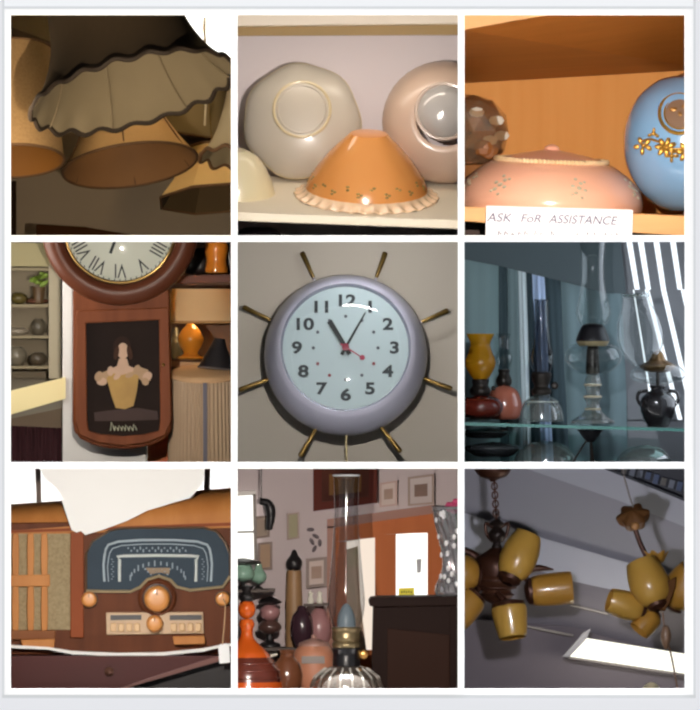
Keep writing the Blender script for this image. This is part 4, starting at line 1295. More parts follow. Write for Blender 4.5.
mb = MB(); mb.poly([(646, 560), (652, 548), (672, 546), (680, 558), (682, 604), (650, 608)], (661, 552), 0, 2); mb.build('card', mat('white_card', (250, 250, 250), 0.8), t, smooth=0)
MB().tube(smooth_path([(-2, 1, 2), (3, 4, 60), (6, 22, 120), (0, 50, 140)]), 2, 6).build('string', mat('tan_string', (196, 160, 120), 0.8), t)

fill_spot('lamp', T, 112, (255, 247, 238), du=-60, dv=-260, dist=1.6)  # added frontal fill for the radio
area('lamp', T.P(350, -2, 0.72), T.P(350, 200, 0.95), 0.6, 0.06, 6, (255, 255, 255))  # hidden strip added to whiten the rear wall

# ================================================================== antique shop with orange doors
T = T8
backwall(T, 0.72, mat('lilac_grey_wall', (190, 176, 176), 0.9, var=0.06, scale=3))
M_door = mat('orange_brown_door', (196, 112, 62), 0.6, col2=(164, 86, 44), scale=2, stretch=(10, 10, 1), spec=0.15)
M_doord = mat('brown_door_frame', (136, 74, 46), 0.5, var=0.2, scale=3)
dw = thing('door_1', 'orange brown wooden double door with tall bright glass panes', 'door', T, 480, 560, 0.62)
dw['kind'] = 'structure'
FD = (480, 560)
def dpart(pts, y0, y1, name, m, par=None):
    mb = MB(); mb.poly(pts, FD, y0, y1); return mb.build(name, m, par or dw, smooth=0)
dpart([(286, 168), (612, 124), (612, 150), (286, 196)], -10, 14, 'door_head', M_doord)
dpart([(286, 190), (312, 188), (312, 700), (286, 700)], -10, 14, 'door_jamb', M_doord)
for nm, (l, r, tl, tr), (pl, pr, ptl, ptr, pb) in (('door_leaf', (312, 452, 190, 172), (346, 432, 236, 222, 566)), ('door_leaf', (452, 640, 172, 146), (496, 592, 214, 208, 412))):
    lf = dpart([(l, tl), (r, tr), (r, ptr), (l, ptl)], 0, 12, nm, M_door)
    dpart([(l, ptl), (pl, ptl), (pl, pb), (l, pb)], 0, 12, 'stile', M_door, lf)
    dpart([(pr, ptr), (r, ptr), (r, pb), (pr, pb)], 0, 12, 'stile', M_door, lf)
    dpart([(l, pb), (r, pb), (r, 700), (l, 700)], 0, 12, 'bottom_rail', M_door, lf)
    if pb > 500:
        pn = dpart([(pl, ptl), (pr, ptr), (pr, pb), (pl, pb)], 10, 13, 'pane', glow('street_daylight_pane', (250, 232, 214), 1.0), lf)
        dpart([(pl, 260), (pl + 34, 250), (pl + 42, 420), (pl + 60, 566), (pl, 566)], 4, 9, 'pane_view', mat('pink_tree_view', (226, 170, 160), 0.8, col2=(150, 160, 110), scale=14), lf)
    else:
        dpart([(pl, ptl), (pr, ptr), (pr, pb), (pl, pb)], 10, 13, 'pane', glow('white_daylight_pane', (255, 254, 246), 1.6), lf)
o = MB().poly([(504, 378), (552, 376), (552, 404), (504, 405)], (528, 390), 0, 2).build('yellow_sign', mat('yellow_card', (236, 220, 70), 0.6, emit=0.25), at=(T, 528, 390, 0.6), smooth=0)
s_ = thing('door_sign', 'small yellow sign stuck low on the bright door pane', 'sign', T, 528, 390, 0.612)
bpy.data.objects.remove(o)
mb = MB(); mb.poly([(504, 378), (552, 376), (552, 404), (504, 405)], (528, 390), 0, 2); mb.build('card', mat('yellow_card2', (246, 232, 60), 0.6), s_, smooth=0)
mb = MB()
for k in range(5): mb.box((-14 + k * 7, -1, 0 + (k % 2)), (4, 1.2, 7))
mb.build('lettering', mat('olive_letters', (120, 112, 30), 0.7), s_, smooth=0)
o = MB().poly([(558, 290), (574, 288), (572, 330), (560, 332)], (566, 310), 0, 2).build('door_sticker', mat('grey_sticker', (186, 186, 190), 0.7), at=(T, 566, 310, 0.612), smooth=0)
tag(o, 'small grey sticker on the white door pane above the yellow sign', 'sticker')


def picture(lb, pts, border, mf, mp, d=0.69, mo=None):
    cu = sum(p[0] for p in pts) / 4; cv = sum(p[1] for p in pts) / 4
    p_ = thing('framed_picture', lb, 'picture', T, cu, cv, d, group=None)
    def sh(k): return [(cu + (u - cu) * k[0], cv + (v - cv) * k[1]) for u, v in pts]
    w = max(p[0] for p in pts) - min(p[0] for p in pts); h = max(p[1] for p in pts) - min(p[1] for p in pts)
    mb = MB()
    o1, i1 = pts, sh((1 - 2 * border / w, 1 - 2 * border / h))
    vs = [(u - cu, -8, cv - v) for u, v in o1 + i1] + [(u - cu, 6, cv - v) for u, v in o1 + i1]
    fs = []
    for i in range(4):
        j = (i + 1) % 4
        fs += [(i, j, 4 + j, 4 + i), (8 + i, 12 + i, 12 + j, 8 + j), (i, 8 + i, 8 + j, j), (4 + i, 4 + j, 12 + j, 12 + i)]
    mb.add(vs, fs); mb.build('frame', mf, p_, smooth=0)
    MB().poly(sh((1 - border / w, 1 - border / h)), (cu, cv), 0, 4).build('mount', mp, p_, smooth=0)
    if mo:
        MB().poly(sh((.5, .42)), (cu, cv), -2, 1).build('print', mo, p_, smooth=0)
    return p_


M_mar = mat('dark_maroon_frame', (84, 34, 24), 0.6, spec=0.1)
picture('large dark maroon framed picture above the tall clear chimney', [(244, -10), (440, -10), (438, 118), (244, 144)], 26, M_mar, mat('dark_print', (92, 52, 40), 0.7, col2=(46, 26, 24), scale=9, spec=0.05), 0.66, mat('gilt_print', (120, 84, 50), 0.7, var=0.4, scale=12, spec=0.05))
M_gf = mat('grey_brown_frame', (140, 116, 104), 0.5)
M_mt = mat('pinkish_mount', (196, 178, 170), 0.7)
M_pr = mat('brown_print', (134, 104, 92), 0.7, col2=(170, 146, 130), scale=20)
picture('pale framed print on the wall near the door head, beside the maroon frame', [(446, 58), (500, 50), (500, 126), (446, 132)], 6, mat('pale_frame', (180, 150, 140), 0.6), M_mt, 0.69, M_pr)
picture('pale framed print with a small dark picture, above the doors at the edge', [(532, 40), (612, 30), (612, 122), (532, 128)], 7, M_gf, mat('grey_mount', (184, 170, 166), 0.7), 0.69, mat('dark_small_print', (92, 72, 66), 0.7, col2=(130, 100, 84), scale=16))
picture('grey brown framed print between the small birds and the jars', [(222, 288), (286, 282), (286, 372), (222, 378)], 10, mat('dark_taupe_frame', (110, 88, 78), 0.5), M_mt, 0.69, M_pr)
picture('olive framed narrow picture hanging near the bright window', [(164, 150), (202, 146), (202, 226), (164, 232)], 6, M_gf, mat('olive_mount', (150, 142, 112), 0.7), 0.69, None)
picture('brown framed picture low beside the bright window', [(76, 240), (120, 236), (120, 320), (76, 324)], 7, mat('brown_frame', (104, 78, 62), 0.5), mat('tan_mount', (160, 130, 104), 0.7), 0.69, None)
picture('brown picture frame beside the black hanging lamp', [(66, 160), (112, 156), (112, 222), (66, 228)], 7, mat('brown_frame', (104, 78, 62), 0.5), mat('grey_tan_mount', (150, 132, 116), 0.7), 0.69, None)
for k, (x, y) in enumerate(((236, 200), (252, 220), (240, 236), (264, 240), (248, 258))):
    o = MB().ball((0, 0, 0), (12, 4, 6), 10, 6, Matrix.Rotation(R(30 * k), 4, 'Y')).build('wall_bird', mat('dark_grey_bird', (88, 78, 82), 0.6), at=(T, x, y, 0.705))
    tag(o, ('topmost', 'second from top', 'middle', 'fourth from top', 'lowest')[k] + ' of the five dark bird shapes on the wall above the taupe frame', 'ornament', 'dark birds on the wall')

win = thing('window_3', 'bright white shop window behind the orange lamp', 'window', T, 36, 190, 0.68)
win['kind'] = 'structure'
mb = MB(); mb.poly([(3, 96), (62, 92), (66, 292), (3, 296)], (36, 190), 0, 4); mb.build('pane', glow('white_daylight_pane', (255, 254, 246), 1.6), win, smooth=0)
mb = MB(); mb.poly([(3, 84), (70, 80), (70, 94), (3, 98)], (36, 190), -6, 6); mb.build('window_head', mat('white_window_frame', (220, 214, 208), 0.6), win, smooth=0)
mb = MB(); mb.poly([(60, 92), (70, 92), (74, 292), (64, 292)], (36, 190), -6, 6); mb.build('window_jamb', mat('grey_window_frame', (130, 120, 112), 0.6), win, smooth=0)
mb = MB(); mb.poly([(3, 205), (64, 203), (64, 209), (3, 211)], (36, 190), -6, 6); mb.build('glazing_bar', mat('grey_window_frame', (130, 120, 112), 0.6), win, smooth=0)

t = thing('hanging_lamp', 'black curved lamp arm hanging beside the bright window', 'lamp', T, 100, 160, 0.6)
MB().tube(smooth_path([(-18, 0, 46), (6, 0, 40), (16, 0, 10), (10, 0, -40)]), [8, 10, 11, 12, 13, 14, 15, 15, 14, 13, 12, 10, 8], 12).build('arm', mat('black_lamp_metal', (26, 24, 26), 0.4), t)
MB().tube([(-14, 0, 46), (-14, 0, 170)], 2, 8).build('hanging_cord', mat('black_lamp_metal', (26, 24, 26), 0.4), t)

# shelves of lamps on the left
def plate(u0, u1, v, d, dep, m, lb):
    o = MB().poly([(u0, v), (u1, v), (u1, v + 8), (u0, v + 8)], ((u0 + u1) / 2, v + 4), 0, dep).build('shelf_board', m, at=(T, (u0 + u1) / 2, v + 4, d), smooth=0)
    return tag(o, lb, 'shelf')
M_sh = mat('dark_shop_shelf', (72, 58, 50), 0.6)
plate(3, 128, 382, 0.5, 160, M_sh, 'dark shelf under the green glass lamps by the window')
plate(3, 300, 560, 0.53, 160, M_sh, 'dark low shelf behind the orange lamp and pinkish jars')
def lathe_thing(name, lb, cat, u, v, d, parts, grp=None):
    t = thing(name, lb, cat, T, u, v, d, group=grp)
    for nm, pr, m in parts:
        MB().lathe(prof(pr, 4), 40).build(nm, m, t)
    return t
M_gg = mat('sea_green_glass', (140, 176, 156), 0.2, coat=0.5)
M_wg = mat('milk_white_glass', (226, 222, 206), 0.3, coat=0.4)
M_bl = mat('black_iron', (30, 27, 28), 0.4)
M_pk = mat('mauve_pink_glass', (170, 124, 124), 0.3, coat=0.5)
lathe_thing('table_lamp', 'green glass shade lamp with dark brim, left under the window', 'lamp', 30, 382, 0.55, [('foot', [(16, 0), (18, 6), (6, 16), (6, 26)], M_bl), ('globe', [(6, 24), (30, 34), (36, 52), (24, 76)], M_gg), ('brim', [(24, 74), (54, 80), (50, 86), (16, 94), (0, 96)], M_bl)])
lathe_thing('table_lamp', 'small green and white globe lamp beside the dark brimmed one', 'lamp', 78, 382, 0.62, [('foot', [(14, 0), (14, 5), (5, 12), (5, 20)], M_bl), ('globe', [(5, 18), (22, 28), (24, 46), (12, 64), (10, 78)], M_gg)])
lathe_thing('table_lamp', 'dark iron lamp with mauve pink glass tiers', 'lamp', 112, 556, 0.58, [('foot', [(34, 0), (32, 8), (12, 20), (10, 40)], M_bl), ('lower_bowl', [(10, 38), (32, 50), (34, 66), (14, 82)], mat('dark_brown_glass', (86, 62, 56), 0.3, coat=0.5)), ('upper_bowl', [(12, 80), (28, 92), (30, 112), (14, 128)], M_pk), ('brim', [(14, 126), (36, 134), (30, 142), (8, 152), (0, 154)], M_bl)])
lathe_thing('table_lamp', 'tall tan lamp with black and white finial on the wall side', 'lamp', 186, 430, 0.65, [('base', [(26, -128), (26, 0), (24, 60), (22, 106)], mat('tan_lamp_post', (166, 128, 88), 0.5, var=0.3, scale=10)), ('finial', [(10, 104), (22, 114), (24, 134), (12, 152), (6, 166), (0, 170)], M_bl)])
lathe_thing('glass_jar', 'dark plum globe jar with white glint, above the pinkish box', 'jar', 210, 560, 0.57, [('body', [(20, 0), (32, 30), (36, 62), (30, 96), (16, 116), (12, 128), (0, 130)], mat('plum_glass', (62, 42, 50), 0.12, coat=0.8))])
lathe_thing('glass_jar', 'mauve pink glass jar behind the tall clear chimney', 'jar', 262, 560, 0.62, [('body', [(22, 0), (36, 34), (38, 70), (26, 104), (14, 122), (16, 138), (0, 140)], M_pk)])
for k, (x, lb) in enumerate(((236, 'small white figurine beside the mauve jar, nearer the dark plum jar'), (264, 'small white figurine directly above the mauve pink jar'))):
    o = MB().lathe(prof([(8, 0), (10, 12), (6, 24), (8, 34), (0, 40)], 3), 20).build('white_figurine', M_wg, at=(T, x, 424, 0.57)); tag(o, lb, 'figurine')
    o.location = T.P(x, 426, 0.57)
o = MB().poly([(214, 426), (290, 424), (290, 432), (214, 434)], (250, 430), 0, 60).build('picture_ledge', M_sh, at=(T, 250, 430, 0.55), smooth=0)
tag(o, 'narrow dark ledge carrying the small white figurines', 'ledge')

t = thing('cookie_jar', 'square tan pink pottery jar in front of the plum globe', 'jar', T, 246, 690, 0.45)
M_tp = mat('tan_pink_pottery', (212, 150, 118), 0.4, col2=(190, 122, 94), scale=6, coat=0.3)
MB().lathe(prof([(40, 0), (58, 10), (64, 60), (62, 110), (50, 132), (44, 138)], 4), 40).build('body', M_tp, t)
MB().lathe(prof([(48, 136), (44, 146), (20, 156), (8, 160), (8, 168), (0, 172)], 3), 36).build('lid', mat('mauve_lid', (176, 134, 122), 0.4, coat=0.3), t)
MB().box((-2, -66, 96), (70, 3, 22)).build('grey_label', mat('grey_band', (150, 140, 134), 0.6), t, smooth=0)
t = thing('glass_jug', 'amber brown glass jug with bright handle beside the orange lamp', 'jug', T, 164, 690, 0.335)
MB().lathe(prof([(30, 0), (44, 14), (48, 50), (36, 88), (22, 106), (26, 124)], 4), 40).build('body', mat('amber_brown_glass', (120, 74, 50), 0.2, coat=0.7), t)
MB().tube(smooth_path([(-30, -6, 112), (-58, -10, 100), (-52, -10, 62), (-26, -10, 20)]), 5, 10).build('handle', M_wg, t)

# orange lamp in the foreground
t = thing('oil_lamp', 'orange amber glass lamp with brown bands and ball finial', 'oil lamp', T, 42, 698, 0.2)
M_og = mat('orange_amber_glass', (224, 104, 34), 0.15, coat=0.7, col2=(190, 76, 20), scale=6)
M_bb = mat('brown_band_glass', (116, 56, 40), 0.2, coat=0.6, col2=(84, 40, 34), scale=10)
MB().lathe(prof([(110, 0), (112, 14), (108, 36)], 4), 56).build('base_band', M_og, t)
MB().lathe(prof([(108, 36), (104, 60), (94, 84), (74, 110)], 4), 56).build('brown_band', M_bb, t)
MB().lathe(prof([(74, 110), (62, 128), (36, 152), (22, 168), (18, 190), (24, 210), (18, 226)], 5), 48).build('shoulder', M_og, t)
MB().ball((0, 0, 256), (27, 27, 30), 28, 18).build('ball_finial', M_og, t)
MB().lathe(prof([(18, 280), (22, 296), (12, 310), (22, 326), (0, 330)], 3), 28).build('dark_cap', M_bl, t)
for z in (48, 70, 92):
    MB().ring((0, 0, z), {48: 107, 70: 101, 92: 89}[z], 3, 48).build('moulded_ring', M_bb, t)

# tall chimney lamp, middle
t = thing('oil_lamp', 'clear glass oil lamp with very tall flared chimney and black collar', 'oil lamp', T, 345, 698, 0.13)
G8 = glass('clear_chimney_glass', (236, 238, 240), 0.75, 0.07, 0.05)
MB().lathe(prof([(100, 0), (112, 14), (106, 40), (84, 64), (54, 80), (40, 84)], 5), 60).build('font', glass('oil_font_glass', (206, 204, 200), 0.9, 0.16, 0.1, body=0.22, bodycol=(160, 150, 140)), t)
mb = MB()
for k in range(18):
    a = 2 * pi * k / 18
    mb = MB(); mb.tube([(110 * cos(a), 110 * sin(a), 16), (98 * cos(a), 98 * sin(a), 50), (64 * cos(a), 64 * sin(a), 77)], 3.5, 6); mb.build('glass_rib', mat('pale_glass_rib', (190, 186, 180), 0.15, coat=0.7), t)
MB().lathe(prof([(0, 80), (38, 82), (42, 92), (40, 120), (42, 140), (0, 142)], 4), 40).build('collar', mat('black_collar', (24, 23, 26), 0.3, coat=0.4), t)
MB().lathe(prof([(42, 140), (44, 150), (38, 158), (44, 166), (42, 186), (46, 196), (40, 202), (0, 203)], 3), 48).build('burner', mat('olive_brass_burner', (140, 124, 92), 0.35, 0.7), t)
MB().ball((52, -4, 118), (14, 6, 14)).build('wick_knob', mat('brass_knob', (214, 160, 90), 0.3, 0.7), t)
MB().lathe(prof([(28, 200), (28, 222), (22, 246), (10, 268), (0, 274)], 4), 36).build('wick_cone', mat('blue_grey_cone', (128, 142, 150), 0.4), t)
MB().lathe(prof([(40, 200), (52, 240), (56, 290), (50, 360), (44, 430), (38, 520), (37, 600), (40, 664)], 8), 56).build('chimney', G8, t)
MB().ring((0, 0, 664), 40, 3, 48).build('chimney_rim', mat('pale_rim_glass', (206, 208, 212), 0.1, coat=0.8), t)

# dark cabinet with a cut glass vase on it
t = thing('wooden_cabinet', 'black brown wooden cabinet back in front of the doors', 'cabinet', T, 560, 690, 0.27)
M_bk = mat('black_brown_wood', (38, 24, 20), 0.6, var=0.3, scale=4, spec=0.08)
mb = MB(); mb.poly([(426, 432), (697, 428), (697, 700), (420, 698)], (560, 690), 0, 200); mb.build('body', M_bk, t, smooth=0)
mb = MB(); mb.poly([(412, 418), (418, 408), (440, 405), (697, 402), (697, 430), (440, 436), (416, 432)], (560, 690), -14, 214); mb.build('top_moulding', M_bk, t, bev=3, smooth=0)
mb = MB(); mb.poly([(470, 500), (660, 520), (660, 690), (470, 690)], (560, 690), -5, 2); mb.build('door_panel', mat('dark_brown_panel', (52, 32, 24), 0.6, var=0.3, scale=4, spec=0.08), t, bev=2, smooth=0)
mb = MB(); mb.poly([(660, 436), (690, 436), (690, 700), (660, 700)], (560, 690), -12, 2); mb.build('corner_post', M_bk, t, bev=2, smooth=0)
t = thing('cut_glass_vase', 'cut crystal glass vase on the dark cabinet', 'vase', T, 668, 404, 0.34)
cut = lambda a, r, z, i: (r * (1 + .05 * cos(14 * a + (z * .08))), z)
MB().lathe(prof([(44, 0), (52, 12), (48, 40), (34, 70), (30, 110), (38, 160), (52, 220), (62, 272)], 6), 112, warp=cut).build('body', glass('crystal_glass', (214, 216, 220), 1.0, 0.3, 0.08, body=0.32, bodycol=(188, 188, 194)), t)
rr = random.Random(5)
mb = MB()
for k in range(30):
    a = -pi / 2 + rr.uniform(-1.1, 1.1); z = rr.uniform(6, 268)
    r = 36 + (abs(z - 100) / 170) * 26
    q = Matrix.Translation((r * cos(a), r * sin(a), z)) @ Matrix.Rotation(a, 4, 'Z')
    mb.ball((0, 0, 0), (3, 7, 9), 6, 4, q)
f_ = mb.build('white_glints', mat('crystal_glint', (240, 240, 244), 0.1, coat=0.8), t, smooth=0); f_['kind'] = 'stuff'  # white beads painted as the highlights on the crystal
MB().ring((0, 0, 272), 62, 4, 48).build('rim', mat('grey_crystal_rim', (120, 118, 122), 0.1, coat=0.8), t)
t = thing('flower_bunch', 'magenta pink flowers standing in the cut crystal vase', 'flowers', T, 676, 130, 0.34)
for k in range(5):
    x, z = ((-16, 0), (4, 10), (20, 0), (-4, -6), (30, 8))[k]
    mb = MB()
    for q in range(6):
        a = 2 * pi * q / 6
        mb.ball((x + 8 * cos(a), (k % 3) * 8 - 8, z + 8 * sin(a)), (8, 5, 8), 8, 6)
    mb.build('blossom', mat('magenta_petal', (204, 70, 120), 0.6, var=0.2, scale=30), t)
MB().tube([(4, 0, -4), (2, 0, -140)], 3, 8).build('stem', mat('green_stem', (80, 110, 70), 0.6), t)

o = MB().poly([(3, 701), (697, 701), (697, 930), (3, 930)], (350, 693), 0, 500).build('shop_counter', mat('brown_counter', (92, 62, 48), 0.4, coat=0.3), at=(T, 350, 693, 0.02), smooth=0)
tag(o, 'brown counter under the foreground oil lamps', 'counter')

fill_spot('lamp', T, 118, (255, 244, 234), du=-120, dv=-200, dist=1.6)  # added frontal fill; no lamp hangs here

# ================================================================== ceiling chandeliers
T = T9
backwall(T, 1.05, mat('grey_mauve_ceiling', (128, 122, 128), 0.9, var=0.05, scale=2))
M_beam = mat('pale_grey_beam', (168, 168, 178), 0.9, var=0.04, scale=2)
M_beam2 = mat('mid_grey_beam', (142, 140, 148), 0.9, var=0.04, scale=2)


def slab(pts, d, th, m, nm='ceiling_panel'):
    cu = sum(p[0] for p in pts) / len(pts); cv = sum(p[1] for p in pts) / len(pts)
    mb = MB(); mb.poly(pts, (cu, cv), 0, th)
    return structure(mb.build(nm, m, at=(T, cu, cv, d), smooth=0))


slab([(3, -20), (180, -20), (900, 232), (900, 500), (686, 430), (3, 140)], 1.0, 40, M_beam2)
slab([(170, 3), (440, 3), (900, 170), (900, 270), (686, 192), (480, 110)], 0.96, 40, M_beam)
slab([(3, 146), (240, 222), (686, 352), (900, 420), (900, 524), (686, 432), (340, 356), (3, 252)], 0.97, 30, M_beam)
slab([(3, 470), (300, 492), (360, 500), (420, 520), (900, 640), (900, 900), (3, 900)], 0.98, 30, mat('dark_mauve_wall', (108, 100, 106), 0.9))

o = MB().hexa([(p[0] - 600, y, 60 - p[1]) for y in (0, 60) for p in ((430, 3), (900, 3), (900, 190), (640, 96))]).hexa([(p[0] - 600, y, 60 - p[1]) for y in (-50, 0) for p in ((440, 8), (800, 152), (800, 160), (440, 16))]).build('high_shelf', mat('blue_black_shelf', (44, 46, 56), 0.6), at=(T, 600, 60, 0.9), smooth=0)
tag(o, 'blue black high shelf against the ceiling above the right chandelier', 'shelf')
rr = random.Random(11)
for k in range(9):
    u = 500 + k * 24; v = 18 + k * 7 + rr.uniform(-4, 4); h = rr.uniform(18, 30)
    cc = rr.choice(((70, 84, 116), (112, 118, 132), (52, 60, 90), (96, 92, 88)))
    o = MB().box((0, 0, 0), (15, 30, h), Matrix.Rotation(R(14), 4, 'Y')).build('book', mat('cover_' + str(cc), cc, 0.6), at=(T, u, v, 0.88), smooth=0)
    tag(o, ('first', 'second', 'third', 'fourth', 'fifth', 'sixth', 'seventh', 'eighth', 'ninth')[k] + ' dim book from the high end of the blue black high shelf', 'book', 'books on the high shelf')

t = thing('ceiling_light', 'bright white fluorescent ceiling light panel', 'ceiling light', T, 520, 590, 0.85)
mb = MB(); mb.poly([(334, 586), (386, 530), (860, 606), (860, 664)], (520, 590), -4, 6); mb.build('diffuser', glow('fluorescent_panel', (255, 253, 238), 1.5), t, smooth=0)
mb = MB(); mb.poly([(312, 586), (376, 512), (398, 500), (386, 530), (334, 586)], (520, 590), -10, 10); mb.build('end_cap', mat('grey_end_cap', (140, 138, 142), 0.6), t, smooth=0)
mb = MB(); mb.poly([(334, 586), (860, 664), (860, 672), (330, 592)], (520, 590), -10, 10); mb.build('side_rail', mat('brown_grey_rail', (110, 102, 98), 0.6), t, smooth=0)
for pts, lb in ((((336, 428), (450, 455)), 'thin pale ceiling rail between the two chandeliers'), (((185, 490), (345, 522)), 'thin pale ceiling rail running to the fluorescent panel')):
    cu, cv = (pts[0][0] + pts[1][0]) / 2, (pts[0][1] + pts[1][1]) / 2
    o = MB().tube([(p[0] - cu, 0, cv - p[1]) for p in pts], 4, 8).build('ceiling_rail', mat('pale_rail', (150, 142, 138), 0.5), at=(T, cu, cv, 0.93)); tag(o, lb, 'rail')

M_br = mat('dark_bronze', (78, 46, 32), 0.4, 0.5, var=0.3, scale=20)
M_am = mat('amber_glass_shade', (214, 172, 84), 0.3, coat=0.4, col2=(188, 142, 58), scale=5, trans=0.25)
M_am2 = mat('deep_amber_shade', (200, 152, 66), 0.3, coat=0.4, col2=(166, 116, 44), scale=5, trans=0.25)


def glass_cup(t, org, p0, p1, pr, m, name='glass_shade', y0=0, y1=0, warp=None):
    """A cup whose axis runs from p0 (fitter) to p1 (mouth), both in (u, v)."""
    a = Vector((p0[0] - org[0], y0, org[1] - p0[1])); b = Vector((p1[0] - org[0], y1, org[1] - p1[1]))
    L = (b - a).length
    q = Vector((0, 0, 1)).rotation_difference(b - a).to_matrix().to_4x4()
    M = Matrix.Translation(a) @ q
    s = MB().lathe([(r, z * L) for r, z in prof(pr, 4)], 44, M=M, warp=warp).build(name, m, t)
    MB().lathe([(r * .97 - 1.5, z * L) for r, z in prof(pr, 4)], 44, M=M, warp=warp).build('shade_inside', M_am2, s)
    rr_ = pr[0][0]
    f = MB().lathe([(rr_ * .5, -.14 * L), (rr_ * 1.05, -.06 * L), (rr_ * 1.1, .05 * L), (rr_ * .9, .08 * L)], 28, M=M).build('shade_fitter', M_br, s)
    return s


egg = [(34, 0), (48, .16), (57, .42), (54, .7), (46, .9), (40, 1.0)]
cup = [(38, 0), (46, .12), (50, .5), (50, .9), (48, 1.0)]
t = thing('chandelier', 'bronze chandelier with five amber glass shades hanging on a chain', 'chandelier', T, 112, 340, 0.5)
O = (112, 340)
def tb(pts, r, nm, m=M_br, par=None):
    return MB().tube(smooth_path([(u - O[0], y, O[1] - v) for u, v, y in pts], 4), r, 10).build(nm, m, par or t)
MB().lathe(prof([(56, 330), (54, 318), (40, 302), (14, 292), (8, 286)], 4), 40, M=Matrix.Translation((-12, 0, 0))).build('canopy', M_br, t)
for k in range(9):
    z = 286 - k * 13.5
    mb = MB(); mb.ring((0, 0, 0), 8.5, 2.6, 16, 'y' if k % 2 else 'x', 1.35)
    M = Matrix.Translation((-8 + k * .8, 0, z))
    MB().add([M @ v for v in mb.v], mb.f).build('chain_link', M_br, t)
MB().lathe(prof([(0, 174), (12, 170), (24, 156), (14, 146), (28, 128), (22, 110), (12, 100), (16, 86), (0, 84)], 4), 32).build('upper_knop', mat('black_bronze', (46, 36, 32), 0.35, 0.5), t)
for s in (-1, 1):
    tb([(112 + s * 8, 196, 0), (112 + s * 34, 180, 0), (112 + s * 30, 214, 0), (112 + s * 12, 236, 0)], 5, 'scroll')
MB().lathe(prof([(10, 90), (30, 76), (60, 56), (70, 30), (66, 0)], 4), 44).build('upper_body', M_br, t)
MB().lathe(prof([(66, 0), (74, -14), (60, -34), (44, -44), (50, -58), (36, -74), (18, -84), (0, -90)], 4), 44).build('lower_body', mat('brown_bronze', (96, 60, 42), 0.35, 0.5, var=0.3, scale=14), t)
for z, r in ((-14, 74), (-36, 58), (-58, 50)):
    MB().ring((0, 0, z), r, 4).build('spiral_ring', M_br, t)
tb([(60, 310, -10), (20, 300, -20), (-6, 290, -24)], 9, 'arm'); tb([(160, 330, -10), (196, 344, -30), (214, 372, -30)], 9, 'arm')
tb([(150, 300, -20), (150, 320, -40), (150, 340, -44)], 9, 'arm'); tb([(112, 390, -60), (130, 410, -74), (144, 424, -76)], 9, 'arm'); tb([(66, 372, -20), (40, 394, -40), (20, 410, -40)], 9, 'arm')
tb([(60, 290, 30), (24, 268, 34), (-10, 262, 36)], 12, 'leaf_arm'); tb([(190, 340, 40), (230, 318, 44), (286, 322, 44)], [10] * 6 + [7, 4, 2], 'leaf_arm')
glass_cup(t, O, (150, 344), (208, 214), egg, M_am, y0=-100, y1=-60)
glass_cup(t, O, (214, 386), (340, 374), cup, M_am2, y0=-56, y1=-50)
glass_cup(t, O, (146, 428), (160, 526), [(48, 0), (54, .14), (50, .5), (44, .9), (40, 1)], M_am, y0=-80, y1=-100)
glass_cup(t, O, (52, 336), (-40, 328), egg, M_am2, y0=-40, y1=-60)
glass_cup(t, O, (44, 400), (-20, 470), cup, M_am2, y0=-50, y1=-70)

t = thing('chandelier', 'chandelier with amber tulip shades hanging on a thin wire', 'chandelier', T, 590, 400, 0.5)
O = (590, 400)
fw = lambda a, r, z, i: (r * (1 + .14 * cos(6 * a)), z)
MB().lathe(prof([(0, 0), (22, 4), (40, 20), (46, 44), (42, 50), (20, 60), (0, 64)], 4), 60, M=Matrix.Translation((-62, 0, 236)) @ Matrix.Rotation(R(-12), 4, 'Y') @ Matrix.Rotation(R(40), 4, 'X') @ Matrix.Translation((0, 0, -34)), warp=fw).build('flower_canopy', mat('brown_canopy', (112, 74, 40), 0.45, var=0.3, scale=16), t)
MB().ball((-58, -44, 212), (14, 8, 12)).build('canopy_centre', mat('tan_canopy_centre', (160, 112, 62), 0.5), t)
tb([(540, 170, 0), (520, 110, 0), (500, 40, 0), (488, -20, 0)], 3, 'wire', mat('grey_wire', (120, 112, 108), 0.5))
tb([(534, 200, 0), (550, 245, 0), (572, 290, 0)], 8, 'stem')
ck = lambda a, r, z, i: (r * (1 + .12 * cos(7 * a) * (z / 40)), z + 5 * cos(7 * a) * max(0, z / 40))
MB().lathe(prof([(14, 0), (24, 10), (30, 24), (36, 40)], 4), 56, M=Matrix.Translation((6, 10, 92)), warp=ck).build('crown', M_am2, t)
MB().lathe(prof([(0, 60), (22, 54), (40, 30), (46, 0), (34, -28), (16, -46), (0, -54)], 4), 40, M=Matrix.Translation((20, 30, 0))).build('hub', M_br, t)
tul = [(30, 0), (50, .14), (62, .4), (58, .7), (50, .92), (46, 1.0)]
glass_cup(t, O, (598, 424), (548, 296), tul, M_am, y0=-90, y1=-50)
glass_cup(t, O, (552, 444), (452, 412), [(26, 0), (38, .15), (44, .5), (40, .85), (36, 1)], M_am, y0=-50, y1=-70)
glass_cup(t, O, (590, 452), (544, 506), [(24, 0), (36, .2), (38, .6), (34, 1)], M_am2, y0=-30, y1=-50)
glass_cup(t, O, (650, 430), (712, 320), tul, M_am2, y0=-20, y1=-60)
for pts in ([(600, 440), (596, 400), (622, 356), (656, 340), (654, 372), (640, 410), (620, 446)],):
    MB().poly(pts, O, -104, -90).build('leaf', mat('brown_leaf', (92, 58, 26), 0.7, var=0.3, scale=20, spec=0.1), t, bev=3)
tb([(616, 450, -20), (622, 500, -20), (632, 540, -20), (646, 600, -20), (664, 700, -20)], 3, 'drop_chain', mat('brown_drop', (130, 100, 80), 0.5))
MB().lathe(prof([(0, -60), (8, -50), (16, -20), (10, 10), (0, 16)], 3), 24, M=Matrix.Translation((36, -20, -106))).build('drop_bead', mat('tan_bead', (134, 104, 80), 0.4, coat=0.4), t)
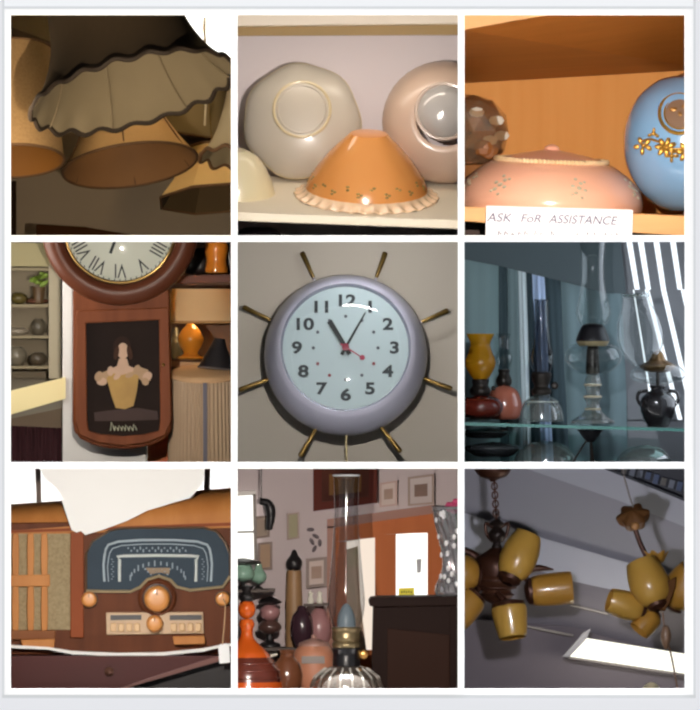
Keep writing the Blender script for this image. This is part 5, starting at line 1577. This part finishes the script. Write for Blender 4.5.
o = MB().lathe(prof([(0, 0), (20, 4), (26, 20), (14, 34), (0, 38)], 3), 28).build('pendant_shade', mat('pale_cream_shade', (214, 200, 160), 0.4), at=(T, 582, 702, 0.5)); tag(o, 'pale cream shade tip just showing under the fluorescent panel', 'lampshade')

fill_spot('lamp', T, 92, (246, 246, 255), du=-70, dv=-50, dist=1.6, soft=0.03)  # unseen frontal fill added for the chandeliers
area('lamp', T.P(520, 620, 0.6), T.P(400, 300, 0.9), 0.3, 0.1, 1.2, (255, 250, 235))
# ------------------------------------------------------------------ nothing reaches through the dividers: trim what would
import bmesh
bpy.context.view_layer.update()
for o in list(SC.objects):
    if o.type != 'MESH':
        continue
    root = o
    while root.parent: root = root.parent
    if root.name not in TILE_OF:
        continue
    T = TILE_OF[root.name]
    lo, hi = px(*T.lo()), px(*T.hi())
    Mi = o.matrix_world.inverted()
    N = o.matrix_world.to_3x3().transposed()
    ws = [o.matrix_world @ v.co for v in o.data.vertices]
    for co_, no in (((lo.x, 0, 0), (-1, 0, 0)), ((hi.x, 0, 0), (1, 0, 0)), ((0, 0, lo.z), (0, 0, 1)), ((0, 0, hi.z), (0, 0, -1))):
        co_, no = Vector(co_), Vector(no)
        if max((p - co_).dot(no) for p in ws) < 1e-5:
            continue
        bm = bmesh.new(); bm.from_mesh(o.data)
        bmesh.ops.bisect_plane(bm, geom=bm.verts[:] + bm.edges[:] + bm.faces[:], dist=1e-6, plane_co=Mi @ co_, plane_no=(N @ no).normalized(), clear_outer=True)
        if not o.data.users > 1:
            bm.to_mesh(o.data)
        bm.free()
        ws = [o.matrix_world @ v.co for v in o.data.vertices]
        if not ws:
            break
    if not ws:
        bpy.data.objects.remove(o)
# ------------------------------------------------------------------ light, world, camera
sun = bpy.data.lights.new('overhead_sun', 'SUN')
sun.energy = 36.5; sun.angle = R(0.3)
so = bpy.data.objects.new('overhead_sun', sun); COL.objects.link(so)
so.rotation_euler = (R(4), 0, 0)
so.location = (0, -1, 5)

w = bpy.data.worlds.new('World'); SC.world = w; w.use_nodes = True
bg = w.node_tree.nodes['Background']
bg.inputs['Color'].default_value = (0.96, 0.98, 1.0, 1)
bg.inputs['Strength'].default_value = 0.16

cam = bpy.data.cameras.new('Camera')
cam.lens = FOCAL; cam.sensor_width = 36; cam.sensor_fit = 'AUTO'
cam.clip_start = 0.5; cam.clip_end = 100
co = bpy.data.objects.new('Camera', cam); COL.objects.link(co)
co.location = (0, -D, ZC); co.rotation_euler = (R(90), 0, 0)
SC.camera = co

SC.view_settings.view_transform = 'Standard'
SC.view_settings.look = 'None'
SC.view_settings.exposure = 0
SC.view_settings.gamma = 1
SC.view_settings.use_curve_mapping = False
SC.cycles.transparent_max_bounces = 24
SC.cycles.max_bounces = 8
SC.cycles.caustics_reflective = False
SC.cycles.caustics_refractive = False
SC.cycles.sample_clamp_indirect = 6
SC.cycles.use_denoising = True
SC.cycles.filter_width = 2.4
